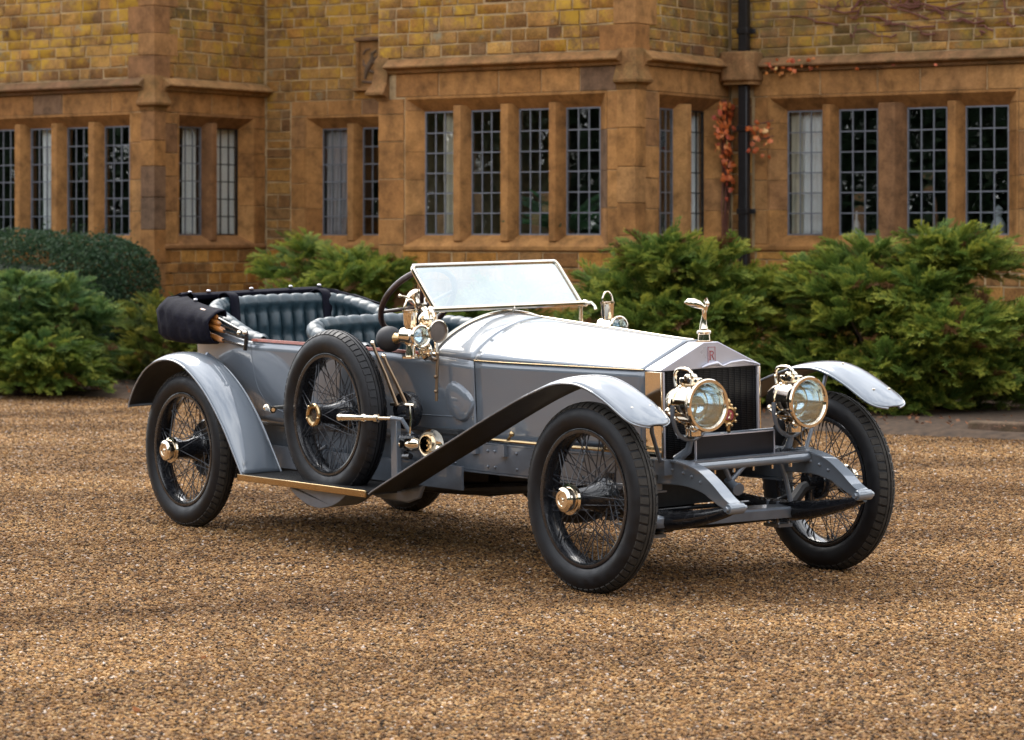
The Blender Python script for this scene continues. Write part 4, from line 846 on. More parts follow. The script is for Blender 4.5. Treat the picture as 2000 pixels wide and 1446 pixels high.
sc = MB(); sc.tube([(.27, -.16, .57), (.24, -.10, .50)], .012, 8); sc.tube([(.27, -.04, .57), (.24, -.10, .50)], .012, 8); sc.lathe([(-.03, .02), (.05, .024), (.06, .03), (.075, .03)], (.24, -.10, .49), (.6, -.1, -.2), 12)
part(sc, 'starting_handle_bracket', 'paint_dull')
dl = MB(); dl.tube([(.10, .32, .62), (.12, .36, .47), (.13, .38, .36)], .012, 8); part(dl, 'damper_link', 'paint_dull')
en = MB(); en.box((-.75, 0, .47), (1.25, .50, .22)); en.lathe([(-.25, .16), (-.2, .21), (0.0, .21), (.05, .17), (.4, .14)], (-1.3, 0, .47), (-1, 0, 0), 24); en.lathe([(-.1, .05), (0, .06), (1.6, .05)], (-1.9, 0, .46), (-1, 0, 0), 12)
en.box((-1.72, -.08, .42), (.5, .34, .22)); en.ball((-.35, -.05, .36), (.20, .17, .16)); en.ball((-1.05, -.02, .33), (.26, .2, .14)); part(en, 'engine_undertray', 'blackmech')
ex = MB(); ex.tube([(-.7, -.25, .42), (-1.6, -.28, .34), (-2.3, -.3, .32), (-2.5, -.3, .32)], .03, 10); ex.lathe([(0, .03), (.02, .085), (.85, .085), (.87, .03)], (-2.45, -.3, .33), (-1, 0, 0), 18); part(ex, 'exhaust_silencer', 'blackmech')
tk = MB(); tk.box((-4.0, 0, .58), (.34, .74, .26)); part(tk, 'petrol_tank', 'paint_dull', bevel=.05)

# ---- radiator ---------------------------------------------------------
RY, RZ0, RZ1, RZ2 = 0.316, 0.600, 1.016, 1.142
ped = [(-RY, RZ1), (RY, RZ1), (RY, RZ1 + .006), (.045, RZ2), (-.045, RZ2), (-RY, RZ1 + .006)]
rs = MB(); rs.prism(ped, lambda a, b, t: (t, a, b), -.118, 0.0)
rad = part(rs, 'radiator', 'silver', bevel=.004)
for s in (-1, 1):
    c = MB(); c.box((-.059, s * (RY - .006), (RZ0 + RZ1) / 2 - .001), (.118, .012, RZ1 - RZ0 - .004)); part(c, 'shell_side', 'nickel', rad, bevel=.003)
    c = MB(); c.box((-.004, s * (RY - .018), (RZ0 + RZ1) / 2 - .001), (.010, .010, RZ1 - RZ0 - .006)); part(c, 'shell_edge', 'silver', rad)
c = MB(); c.box((-.06, 0, (RZ0 + RZ1) / 2), (.09, RY * 2 - .03, RZ1 - RZ0 - .004))
for i in range(46):
    z = RZ0 + .012 + i * .0088; c.box((-.012, 0, z), (.006, RY * 2 - .046, .0035))
for i in range(15):
    y = -.27 + i * .0386; c.box((-.009, y, (RZ0 + RZ1) / 2), (.004, .0022, RZ1 - RZ0 - .012))
part(c, 'radiator_core', 'core', rad)
c = MB(); c.box((.0015, 0, 1.079), (.003, .050, .082)); part(c, 'badge', 'silver', rad)
c = MB()
for (a, b, w, h) in ((0, 1.118, .046, .0022), (0, 1.040, .046, .0022), (-.022, 1.079, .0022, .078), (.022, 1.079, .0022, .078)): c.box((.0035, a, b), (.002, w, h))
# the letter R, in red enamel
c.box((.0035, -.010, 1.079), (.0025, .0048, .044))
c.tube([(.0038, -.010, 1.0985), (.0038, .004, 1.0985), (.0038, .0105, 1.094), (.0038, .0105, 1.085), (.0038, .004, 1.0805), (.0038, -.010, 1.0805)], .0024, 6)
c.tube([(.0038, .001, 1.0805), (.0038, .013, 1.058)], .0026, 6); c.box((.0035, -.010, 1.058), (.0025, .011, .0028)); c.box((.0035, -.010, 1.100), (.0025, .011, .0028))
part(c, 'letter', 'red', rad, smooth=0)
c = MB(); c.tube([(.012, .06, 1.025), (.016, .11, 1.040), (.016, .19, 1.046), (.016, .25, 1.034), (.012, .29, 1.024)], .005, 8); c.tube([(.012, -.07, 1.024), (.018, -.03, 1.036), (.018, .02, 1.042), (.014, .06, 1.025)], [.004, .010, .010, .004], 8)
part(c, 'scroll_trim', 'silver', rad)
c = MB(); c.lathe([(0, .042), (.006, .042), (.008, .030), (.036, .028), (.040, .034), (.048, .036), (.056, .032), (.060, .020), (.064, .0)], (-.05, 0, 1.141), (0, 0, 1), 24); cap = part(c, 'radiator_cap', 'nickel')
# a plain winged figurine leaning forward on the cap (generic, not a likeness)
c = MB(); c.tube([(-.052, 0, 1.203), (-.054, 0, 1.225), (-.050, .001, 1.250), (-.047, .001, 1.272), (-.044, 0, 1.290), (-.036, 0, 1.306), (-.030, 0, 1.316)], [.021, .017, .0135, .011, .0125, .013, .007], 12)
c.ball((-.022, 0, 1.324), (.012, .011, .013), 10, 8)
part(c, 'figurine', 'nickel', cap)
for s in (-1, 1):
    w = MB(); P = [(-.034, s * .008, 1.304), (-.050, s * .028, 1.320), (-.072, s * .046, 1.330), (-.100, s * .058, 1.334), (-.118, s * .062, 1.330)]
    w.tube(P, [.009, .019, .022, .015, .004], 10, flat=.30); part(w, 'wing', 'nickel', cap)

# ---- bonnet and scuttle --------------------------------------------------
RIDGE = [tuple(p) for p in smoothpath([(0, 1.142), (-.118, 1.146), (-.335, 1.158), (-.73, 1.187), (-1.144, 1.216), (-1.33, 1.229), (-1.62, 1.250)], 6)]
HY = [tuple(p) for p in smoothpath([(0, .316), (-.118, .3185), (-.4, .338), (-.69, .360), (-1.0, .389), (-1.2, .412), (-1.35, .434), (-1.5, .460), (-1.62, .486)], 6)]
HZ = [tuple(p) for p in smoothpath([(0, 1.021), (-.5, 1.0215), (-1.0, 1.0228), (-1.2, 1.0250), (-1.35, 1.0292), (-1.5, 1.0362), (-1.62, 1.044)], 6)]
def top_section(x, n=20):
    yh, zh, zc = interp(x, HY), interp(x, HZ), interp(x, RIDGE); t = min(1, max(0, (-x - .1) / 1.1)) ** .8; out = []
    for k in range(-n, n + 1):
        q = abs(k) / n; g0 = min(1.0, (1 - q) / .86); g1 = (1 - q ** 2.1) ** .80 * .86 + .14 * (1 - q)
        out.append((x, k / n * yh, zh + (zc - zh) * (g0 * (1 - t) + g1 * t)))
    return out
b = MB(); b.grid([top_section(x) for x in np.linspace(-.121, -1.333, 30)]); bon = part(b, 'bonnet', 'paint', smooth=50, solid=.004)
h = MB(); h.tube([(x, 0, interp(x, RIDGE) + .002) for x in np.linspace(-.125, -1.33, 20)], .0055, 8); part(h, 'centre_hinge', 'nickel', bon)
for s in (-1, 1):
    def side(x, z):
        yh = interp(x, HY); zh = interp(x, HZ); f = (zh - z) / .4; return (x, s * (yh - .003 - .014 * f), z)
    b = MB(); b.grid([[side(x, z) for z in np.linspace(interp(x, HZ) - .007, .628, 12)] for x in np.linspace(-.122, -1.330, 24)]); bs = part(b, 'bonnet_side', 'paint', solid=.004 * -s)
    h = MB(); h.tube([(x, s * (interp(x, HY) + .001), interp(x, HZ) - .002) for x in np.linspace(-.122, -1.332, 18)], .0028, 8); part(h, 'side_hinge', 'brass', bs)
    h = MB(); h.tube([(-.12, s * .425, .636), (-1.34, s * .435, .632)], .009, 8)
    for x in (-.3, -.72, -1.06): h.tube([(x, s * .43, .632), (x + .02, s * .44, .645), (x + .035, s * .43, .668)], .008, 8); h.ball((x + .037, s * .43, .67), .014, 8, 6)
    part(h, 'fastening_rod', 'brass', bs)
b = MB(); b.grid([top_section(x) for x in np.linspace(-1.335, -1.622, 9)]); scu = part(b, 'scuttle', 'paint', smooth=50, solid=.004)
h = MB(); h.tube([(p[0] - .002, p[1], p[2] + .004) for p in top_section(-1.622, 16)], .010, 8); part(h, 'edge_bead', 'nickel', scu)

# ---- body tub -----------------------------------------------------------
def tub_half():
    return [(-1.336, .432, 1.022, .60), (-1.48, .462, 1.034, .60), (-1.62, .488, 1.044, .60), (-1.80, .512, 1.048, .60), (-2.1, .535, 1.055, .60), (-2.6, .548, 1.062, .60), (-3.05, .552, 1.066, .60), (-3.30, .550, 1.068, .605), (-3.55, .545, 1.10, .62), (-3.78, .535, 1.15, .64), (-3.95, .505, 1.18, .66), (-4.06, .44, 1.19, .68), (-4.12, .30, 1.19, .69), (-4.14, .12, 1.19, .69)]
half = tub_half(); path = [(x, -y, zt, zb) for x, y, zt, zb in half] + [(x, y, zt, zb) for x, y, zt, zb in half[::-1]]
path = smoothpath(path, 5)
rows = []
for i, p in enumerate(path):
    a = path[max(0, i - 1)]; c_ = path[min(len(path) - 1, i + 1)]; t = Vector((c_[0] - a[0], c_[1] - a[1], 0)).normalized(); nrm = Vector((t.y, -t.x, 0))
    if nrm.dot(Vector((p[0] + 2.6, p[1], 0))) < 0 and abs(p[1]) > .2: nrm = -nrm
    if p[0] < -4.05 and nrm.x > 0: nrm = -nrm
    row = []
    for f in np.linspace(0, 1, 10):
        z = p[2] + (p[3] - p[2]) * f; off = -.014 * f - .03 * max(0, f - .6) ** 1.5 / .3
        row.append((p[0] + nrm.x * off, p[1] + nrm.y * off, z))
    rows.append(row)
b = MB(); b.grid(rows); body = part(b, 'body', 'paint', smooth=50, solid=.012)
for s in (-1, 1):
    h = MB(); P = [(x, s * (interp(x, [(q[0], q[1]) for q in half]) - .016), interp(x, [(q[0], q[2]) for q in half]) + .008) for x in np.linspace(-1.64, -3.28, 20)]
    h.grid([[(p[0], p[1] + w, p[2] + dz) for w, dz in ((-.020, -.006), (.020, -.006), (.016, .007), (-.016, .007))] for p in P], False, True); part(h, 'capping', 'redtrim', body)
# door outline, seam and the bulged panel by the scuttle
def on_side(x, z, s=-1, d=.004):
    y = interp(x, [(q[0], q[1]) for q in half]); zt = interp(x, [(q[0], q[2]) for q in half]); zb = interp(x, [(q[0], q[3]) for q in half]); f = (zt - z) / (zt - zb)
    off = -.014 * f - .03 * max(0, f - .6) ** 1.5 / .3
    return (x, s * (y + off + d), z)
for s in (-1, 1):
    h = MB(); P = smoothpath([(-3.29, 1.055), (-3.285, .98), (-3.25, .84), (-3.16, .74), (-3.02, .69), (-2.80, .672), (-2.62, .672)], 5); h.tube([on_side(p[0], p[1], s, -.0022) for p in P], .004, 6); part(h, 'door_seam', 'paint_dull', body)
    h = MB(); h.tube([on_side(-2.55, z, s, -.0015) for z in np.linspace(1.05, .672, 8)], .003, 6); part(h, 'door_seam', 'paint_dull', body)
    h = MB()
    cx, cz = -1.44, .815; oct_ = [(-.088, .03), (-.080, .075), (-.045, .100), (.0, .092), (.065, .050), (.096, .010), (.094, -.035), (.060, -.085), (.015, -.105), (-.035, -.088), (-.075, -.035)]
    oc = smoothpath(oct_ + [oct_[0]], 3)[:-1]
    h.grid([[on_side(cx + a * k, cz + b_ * k, s, d) for a, b_ in oc] for k, d in ((1.0, .0), (.93, .014), (.84, .018), (.4, .020), (.02, .020))], False, True); part(h, 'bulged_panel', 'paint', body)
    h = MB(); h.tube([on_side(x, .735, s, .0015) for x in np.linspace(-1.35, -1.9, 8)], .003, 6); part(h, 'moulding', 'paint', body)
f_ = MB(); f_.box((-2.7, 0, .66), (2.6, .98, .02)); part(f_, 'floor', 'carpet')
f_ = MB(); f_.grid([[(-1.56, q * .44, .64 + k * (.53 - .14 * abs(q) ** 2)) for k in (0, .5, 1)] for q in np.linspace(-1, 1, 9)]); dash = part(f_, 'dashboard', 'darkwood', solid=.02)
for y, z, r in ((-.12, 1.08, .05), (.03, 1.08, .045), (.18, 1.05, .035)):
    g = MB(); g.lathe([(0, r), (.02, r), (.026, r * .85), (.02, r * .8), (.02, 0)], (-1.585, y, z), (-1, 0, 0), 20); part(g, 'gauge', 'nickel', dash)

# ---- seats: buttoned horseshoe benches ------------------------------------
def horseshoe(name, pts, base, pitch, parent_name):
    P = smoothpath(pts, 12); d = [0]
    for a, b_ in zip(P[:-1], P[1:]): d.append(d[-1] + math.hypot(b_[0] - a[0], b_[1] - a[1]))
    tot = d[-1]; nf = max(6, round(tot / pitch)); nS = nf * 8; S = np.linspace(0, tot, nS + 1); Pa = np.array(P)
    Q = np.stack([np.interp(S, d, Pa[:, k]) for k in range(3)], 1); rows = []
    for i, q in enumerate(Q):
        a, b_ = Q[max(0, i - 1)], Q[min(nS, i + 1)]; t = Vector((b_[0] - a[0], b_[1] - a[1], 0)).normalized(); nrm = Vector((-t.y, t.x, 0))
        c_ = Vector((pts[0][0], 0, 0)) - Vector((q[0], q[1], 0))
        if nrm.dot(c_) < 0: nrm = -nrm
        ph = (i / 8) % 1.0; fl = abs(math.sin(math.pi * ph)) ** .55            # flute profile, 0 in the crease
        zt = q[2]; H = zt - base; sec = []
        endf = min(1, i / 5, (nS - i) / 5); rr = .050 * (.45 + .55 * endf)
        for k in range(22):
            u_ = k / 21
            if u_ < .42:                                                      # the roll
                an = math.pi * (1.12 - 1.30 * u_ / .42) ; off = rr + rr * math.cos(an); z = zt - rr + rr * math.sin(an); puff = (fl - .6) * .007 * math.sin(math.pi * u_ / .42)
                o2, zz = off + puff * math.cos(an), z + puff * math.sin(an)
            else:
                w = (u_ - .42) / .58; z0 = zt - rr * 1.54; zz = z0 + (base - z0) * w; o0 = rr * 1.9
                ph2 = ph if int(w * 5) % 2 == 0 else (ph + .5) % 1
                dm = abs(math.sin(math.pi * ph2)) ** .6 if w > .35 else fl
                rowp = 1 - .5 * abs(math.cos(math.pi * 2.5 * w)) ** 3 if w > .35 else 1
                o2 = o0 - .012 + .05 * w + (dm * rowp - .55) * .040 * min(1, w * 4 + .35)
            sec.append((q[0] + nrm.x * o2, q[1] + nrm.y * o2, zz))
        rows.append(sec)
    b = MB(); b.grid(rows)
    n = len(rows[0]); b.add(rows[0], [tuple(range(n))]); b.add(rows[-1], [tuple(range(n))])
    s_ = part(b, name, 'leather', smooth=60)
    return s_
fs = horseshoe('front_seat', [(-2.22, -.505, 1.085), (-2.5, -.520, 1.105), (-2.70, -.515, 1.150), (-2.84, -.47, 1.185), (-2.915, -.34, 1.203), (-2.93, 0, 1.210), (-2.915, .34, 1.203), (-2.84, .47, 1.19), (-2.70, .515, 1.185), (-2.5, .520, 1.165), (-2.22, .505, 1.12)], .86, .088, None)
rs_ = horseshoe('rear_seat', [(-3.24, -.520, 1.100), (-3.42, -.525, 1.128), (-3.66, -.520, 1.205), (-3.84, -.50, 1.262), (-3.95, -.40, 1.290), (-3.985, -.2, 1.300), (-3.99, 0, 1.303), (-3.985, .2, 1.303), (-3.95, .40, 1.300), (-3.84, .50, 1.285), (-3.66, .520, 1.26), (-3.42, .525, 1.20), (-3.24, .520, 1.13)], .86, .085, None)
for x0, x1, nm, pr_ in ((-2.86, -2.3, 'cushion', fs), (-3.92, -3.34, 'cushion', rs_)):
    c = MB(); c.box(((x0 + x1) / 2, 0, .80), (x1 - x0, .92, .16)); part(c, nm, 'leather', pr_, bevel=.04)
for y in (-.30, .34):                                     # hood straps over the rear squab
    st = MB(); P = smoothpath([(-4.02, y, 1.285), (-3.99, y, 1.312), (-3.93, y, 1.322), (-3.875, y, 1.300), (-3.862, y, 1.24), (-3.85, y, 1.12)], 4)
    st.grid([[(p[0], p[1] + w, p[2] + .004) for w in (-.030, .030)] for p in P]); part(st, 'hood_strap', 'hood', solid=.008)

# ---- folded hood -------------------------------------------------------------
hp = smoothpath([(-3.60, -.640, 1.046, 1.236, .13), (-3.80, -.655, 1.040, 1.258, .14), (-4.06, -.655, 1.045, 1.302, .16), (-4.225, -.60, 1.06, 1.322, .22), (-4.275, -.36, 1.055, 1.325, .26), (-4.285, 0, 1.06, 1.332, .29), (-4.275, .36, 1.055, 1.335, .26), (-4.22, .54, 1.05, 1.332, .20), (-4.08, .630, 1.045, 1.315, .15), (-3.86, .650, 1.045, 1.285, .14), (-3.63, .635, 1.052, 1.25, .13)], 8)
rows = []
for i, p in enumerate(hp):
    a, b_ = hp[max(0, i - 1)], hp[min(len(hp) - 1, i + 1)]; t = Vector((b_[0] - a[0], b_[1] - a[1], 0)).normalized(); nrm = Vector((-t.y, t.x, 0))
    if nrm.dot(Vector((-3.5, 0, 0)) - Vector((p[0], p[1], 0))) < 0: nrm = -nrm
    z0, z1, w = p[2], p[3], p[4]; H = z1 - z0; wr = .008 * math.sin(i * 1.7) + .006 * math.sin(i * .61 + 1); sec = []
    for o_, z in ((w, z0 + .10), (w * .9, z0 + .03), (w * .5, z0 - .002), (.03, z0 + .008), (.002 + wr, z0 + .040), (-.004 + wr * .6, z0 + H * .4), (.0 - wr, z0 + H * .64), (.008, z0 + H * .76), (.055, z0 + H * .93), (w * .65, z1 - .006 + wr * .4), (w * .92, z1 + .002), (w, z1 - .012), (w, z1 - .04)):
        sec.append((p[0] + nrm.x * o_, p[1] + nrm.y * o_, z))
    rows.append(sec)
b = MB(); b.grid(rows); hood = part(b, 'folded_hood', 'hood', smooth=50, solid=.008)
for k in (12, 22, 31, 38, 44, 52):
    if k < len(rows): q = rows[k][10]; st = MB(); st.lathe([(0, .013), (.006, .013), (.011, .006), (.011, 0)], (q[0], q[1], q[2] + .004), (0, 0, 1), 10); part(st, 'hood_stud', 'silver', hood)
for s in (-1, 1):
    for (dx, y, z, L_) in ((-.02, .575, 1.205, .05), (0.0, .580, 1.172, .07), (.03, .580, 1.136, .09), (.02, .580, 1.080, .085)):
        w = MB(); w.lathe([(-.12, .016), (0, .018), (L_ * .6, .016), (L_ * .9, .010), (L_, 0)], (-3.635 + dx, s * y, z), (1, s * -.05, -.22), 12); part(w, 'bow_end', 'wood', hood)
    w = MB()
    for (a, b_) in (((-3.58, 1.19), (-3.30, 1.115)), ((-3.55, 1.155), (-3.28, 1.105)), ((-3.55, 1.125), (-3.33, 1.09)), ((-3.56, 1.07), (-3.30, 1.04))): w.tube([(a[0], s * .580, a[1]), (b_[0], s * .575, b_[1])], .008, 6)
    w.tube([(-3.29, s * .580, 1.125), (-3.285, s * .582, 1.07), (-3.30, s * .582, 1.02)], .012, 8); part(w, 'hood_iron', 'black', hood)
    w = MB()
    for q in ((-3.345, 1.115), (-3.285, 1.118)): w.ball((q[0], s * .592, q[1]), .014, 10, 8)
    part(w, 'pivot_knob', 'nickel', hood)

# ---- mudguards and running boards ---------------------------------------------
FO = [(-1.66, .362), (-1.608, .388), (-1.377, .488), (-1.162, .580), (-.934, .676), (-.721, .767), (-.53, .846), (-.40, .897), (-.25, .948), (-.11, .986), (.03, .993), (.14, .972), (.25, .930), (.35, .880), (.43, .836), (.475, .812)]
RO = [(-4.135, .675), (-4.127, .705), (-4.063, .795), (-3.952, .893), (-3.82, .952), (-3.674, .972), (-3.531, .951), (-3.387, .886), (-3.235, .780), (-3.081, .628), (-2.968, .483), (-2.885, .372)]
def guard(prof, s, y0, y1, crown, tip):
    P = smoothpath(prof, 5); n = len(P); rows = []
    for i, p in enumerate(P):
        a, b_ = P[max(0, i - 1)], P[min(n - 1, i + 1)]; t = Vector((b_[0] - a[0], 0, b_[1] - a[1])).normalized(); nz = Vector((-t.z, 0, t.x))
        if nz.z < 0: nz = -nz
        f = i / (n - 1); cr = crown(f); row = []; e = tip(f)
        for k in range(13):
            q = k / 12 * 2 - 1; y = (y0 + y1) / 2 + q * (y1 - y0) / 2 * e; h = cr * (1 - abs(q) ** 2.4) - (.006 if abs(q) > .99 else 0)
            row.append((p[0] + nz.x * h, s * y, p[1] + nz.z * h))
        rows.append(row)
    b = MB(); b.grid(rows); return b, rows
def underside(rows, parent):
    out = []
    for i, row in enumerate(rows):
        a, b_ = Vector(rows[max(0, i - 1)][6]), Vector(rows[min(len(rows) - 1, i + 1)][6]); t = (b_ - a).normalized(); nz = Vector((-t.z, 0, t.x)); nz = -nz if nz.z < 0 else nz
        out.append([Vector(p) - nz * .0075 for p in row])
    u = MB(); u.grid(out); part(u, 'underside', 'blackmech', parent)
for s in (-1, 1):
    b, rows = guard(FO, s, .620, .868, lambda f: .030 * min(1, max(.06, (f - .45) * 4)) * (1 if f < .86 else 1 - .85 * ((f - .86) / .14) ** 1.5), lambda f: 1 if f < .88 else math.sqrt(max(.09, 1 - ((f - .88) / .125) ** 2)))
    fg = part(b, 'front_mudguard', 'paint', smooth=50, solid=.004 * s)
    e = MB(); e.tube([rows[i][0] for i in range(len(rows))], .0055, 6); e.tube([rows[i][-1] for i in range(len(rows))], .0055, 6); part(e, 'wired_edge', 'paint', fg)
    underside(rows, fg)
    e = MB(); e.tube([(.33, s * .66, .89), (.27, s * .60, .76), (.17, s * .47, .615)] if s < 0 else [(.10, s * .66, .975), (.12, s * .58, .80), (.15, s * .47, .615)], .010, 8); e.box((.165, s * .445, .585), (.07, .05, .07)); part(e, 'mudguard_stay', 'paint_dull')
    e = MB()
    for (i, k) in ((-10, 4), (-10, 9), (-22, 6)): q = rows[i][k]; e.ball((q[0], q[1], q[2] + .001), .007, 8, 5)
    part(e, 'bolt', 'nickel', fg)
    b, rows = guard(RO, s, .615, .868, lambda f: .034 * min(1, .4 + f * 3) * min(1, (1.05 - f) * 3), lambda f: 1)
    rg = part(b, 'rear_mudguard', 'paint', smooth=50, solid=-.004 * s)
    e = MB(); e.tube([rows[i][0] for i in range(len(rows))], .0055, 6); e.tube([rows[i][-1] for i in range(len(rows))], .0055, 6); part(e, 'wired_edge', 'paint', rg); underside(rows, rg)
    e = MB(); e.tube([(-3.645, s * .63, .99), (-3.645, s * .54, .93)], .012, 8); part(e, 'mudguard_stay', 'paint_dull')
    rb = MB(); rb.box((-2.305, s * .70, .356), (1.235, .325, .020)); board = part(rb, 'running_board', 'blackmech')
    e = MB(); e.box((-2.305, s * .868, .354), (1.245, .012, .036)); part(e, 'edge_strip', 'brass', board, bevel=.003)
    e = MB()
    for k in range(18): e.box((-2.305, s * (.565 + k * .0165), .3675), (1.20, .006, .004))
    part(e, 'tread_ribs', 'blackmech', board)
    e = MB(); e.box((-2.35, s * .50, .43), (2.0, .012, .12)); part(e, 'valance', 'paint_dull')
    for x in (-2.66, -2.60): e = MB(); e.tube([(x, s * .545, .37), (x, s * .545, .50), (x + .04, s * .53, .52)], .012, 8); part(e, 'board_bracket', 'paint_dull')
    e = MB(); e.prism([(-1.95, .345), (-1.94, .325), (-1.88, .308), (-1.60, .300), (-1.50, .33), (-1.46, .40), (-1.62, .37)], xz(s * .66), -.012, .012); part(e, 'toe_board', 'paint_dull', bevel=.008)
# the well the spare wheel stands in
w = MB(); P = [(-2.19 + .47 * math.cos(a), .712 + .47 * math.sin(a)) for a in np.linspace(R(230), R(312), 17)]
w.prism([(x, z) for x, z in P if z < .36] + [(-1.87, .346), (-2.51, .346)], xz(-.74), -.095, .085); part(w, 'spare_wheel_well', 'paint_dull', bevel=.01)

# ---- spare clamp, levers, lower horn ---------------------------------------------
c = MB(); c.tube([(-2.74, -.66, .735), (-2.72, -.80, .735), (-2.60, -.84, .735)], .010, 8); c.ball((-2.73, -.80, .737), .020, 10, 8); c.lathe([(-.02, .014), (.05, .014), (.06, .019), (.08, .019)], (-2.68, -.82, .735), (1, -.25, 0), 10); clamp = part(c, 'spare_clamp', 'nickel')
c = MB(); c.lathe([(0, .021), (.012, .024), (.02, .018), (.16, .018), (.17, .024), (.19, .024), (.20, .016), (.25, .016), (.255, .022), (.275, .022), (.28, .010), (.36, .010)], (-1.99, -.82, .726), (1, .24, .02), 14); part(c, 'clamp_arm', 'nickel', clamp)
c = MB(); c.tube([(-1.64, -.735, .735), (-1.58, -.71, .73), (-1.55, -.68, .66), (-1.50, -.62, .60)], .012, 8); part(c, 'bracket_stay', 'paint_dull', clamp)
c = MB(); c.box((-1.68, -.68, .545), (.055, .03, .36)); part(c, 'clamp_post', 'paint', clamp, bevel=.004)
q = MB(); q.lathe([(-.02, .0), (-.02, .095), (.0, .10), (.03, .095), (.03, .0)], (-1.68, -.60, .765), (0, -1, 0), 24); q.lathe([(-.08, .0), (-.08, .05), (.0, .055), (.01, .0)], (-1.60, -.62, .77), (1, 0, .1), 16)
quad = part(q, 'lever_quadrant', 'black')
q = MB(); q.tube([(-1.62, -.655, .80), (-1.54, -.655, .80)], .012, 8); q.tube([(-1.76, -.65, .795), (-1.56, -.65, .80)], .010, 8); part(q, 'quadrant_shaft', 'nickel', quad)
for (P, nm) in (([(-1.69, -.66, .79), (-1.79, -.66, .945), (-1.88, -.66, 1.06), (-1.905, -.66, 1.105)], 'brake_lever'), ([(-1.63, -.64, .79), (-1.72, -.64, .90), (-1.80, -.645, 1.00), (-1.83, -.645, 1.04)], 'gear_lever')):
    l_ = MB(); l_.tube(P, [.013, .012, .011, .013], 8, flat=.6); lv = part(l_, nm, 'bronze'); k = MB(); k.ball(P[-1], .015, 10, 8); part(k, 'grip', 'nickel', lv)
hn = MB(); hn.lathe([(-.12, .02), (-.11, .030), (-.06, .034), (-.05, .040), (.02, .036), (.06, .030), (.09, .034), (.125, .052), (.145, .072), (.150, .075), (.147, .068), (.12, .045), (.08, .028), (.0, .02)], (-1.48, -.70, .610), (1, -.05, .06), 28, False); horn = part(hn, 'exhaust_whistle', 'nickel')
k = MB(); k.lathe([(0, .056), (.012, .052), (.02, .03), (.02, 0)], (-1.535, -.70, .640), (0, 0, 1), 20); k.tube([(-1.54, -.715, .56), (-1.56, -.715, .545), (-1.50, -.715, .548)], .016, 8); part(k, 'valve_cap', 'black', horn)
k = MB(); k.tube([(-1.525, -.70, .655), (-1.52, -.695, .73), (-1.535, -.69, .80)], .005, 6); part(k, 'pull_wire', 'nickel', horn)

# ---- windscreen ------------------------------------------------------------------
WB_, WT = Vector((-1.598, 0, 1.279)), Vector((-1.812, 0, 1.501)); up_ = (WT - WB_)
def wp(y, f): p = WB_ + up_ * f; return (p.x, y, p.z)
w = MB(); P = smoothpath([wp(-.478, 0), wp(-.478, .5), wp(-.476, .90), wp(-.462, .985), wp(-.43, 1.0), wp(0, 1.0), wp(.43, 1.0), wp(.462, .985), wp(.476, .90), wp(.478, .5), wp(.478, 0)], 4)
w.tube(P, .015, 8, flat=.7); ws = part(w, 'windscreen', 'nickel')
w = MB(); w.tube([wp(-.50, 0), wp(.50, 0)], .016, 10)
for s in (-1, 1):
    w.ball(wp(s * .505, 0), .020, 10, 8); w.tube([wp(s * .505, 0), (-1.57, s * .525, 1.28), (-1.545, s * .53, 1.262), (-1.54, s * .53, 1.245)], [.012, .010, .009, .011], 8)
part(w, 'lower_bar', 'nickel', ws)
w = MB(); w.grid([[wp(y, f) for y in (-.465, -.2, .2, .465)] for f in (.02, .5, .985)]); part(w, 'glass', 'screen_glass', ws)
for s in (-1, 1):
    w = MB(); w.tube([(-1.600, s * .478, 1.27), (-1.600, s * .476, 1.15), (-1.606, s * .470, 1.05)], .011, 8); w.lathe([(0, .022), (.01, .022), (.016, .012)], (-1.606, s * .470, 1.046), (0, 0, 1), 12); part(w, 'screen_post', 'nickel', ws)
w = MB(); w.tube([(-1.60, .02, 1.25), (-1.585, .02, 1.27), (-1.59, .02, 1.292), (-1.605, .02, 1.285)], .006, 6); part(w, 'clip', 'nickel', ws)

# ---- steering ---------------------------------------------------------------------
SA = Vector((.79, 0, -.613)).normalized(); SC = Vector((-2.085, -.245, 1.305)); e1 = Vector((0, 1, 0)); e2 = SA.cross(e1)
r_ = MB(); r_.tube([SC + (e1 * math.cos(t) + e2 * math.sin(t)) * .222 for t in np.linspace(0, 2 * math.pi, 49)[:-1]], .0165, 10, True); stw = part(r_, 'steering_wheel', 'darkwood')
for a in (.3, 1.87, 3.44, 5.01):
    k = MB(); d = e1 * math.cos(a) + e2 * math.sin(a); k.tube([SC + SA * .04 + d * .03, SC + d * .215], [.012, .009], 8); part(k, 'spoke', 'darkwood', stw)
k = MB(); k.lathe([(-.05, 0), (-.05, .045), (-.03, .06), (-.01, .062), (0, .05), (.03, .035), (.06, .03)], SC, SA, 20); k.tube([SC - SA * .03 + e2 * .03, SC - SA * .05 + e2 * .085], .006, 6); k.tube([SC - SA * .03 - e1 * .03, SC - SA * .05 - e1 * .085], .006, 6); k.ball(SC - SA * .05 + e2 * .088, .011, 8, 6); k.ball(SC - SA * .05 - e1 * .088, .011, 8, 6); part(k, 'boss', 'nickel', stw)
k = MB(); k.tube([SC + SA * .05, SC + SA * .62], .022, 12); part(k, 'column', 'nickel', stw)

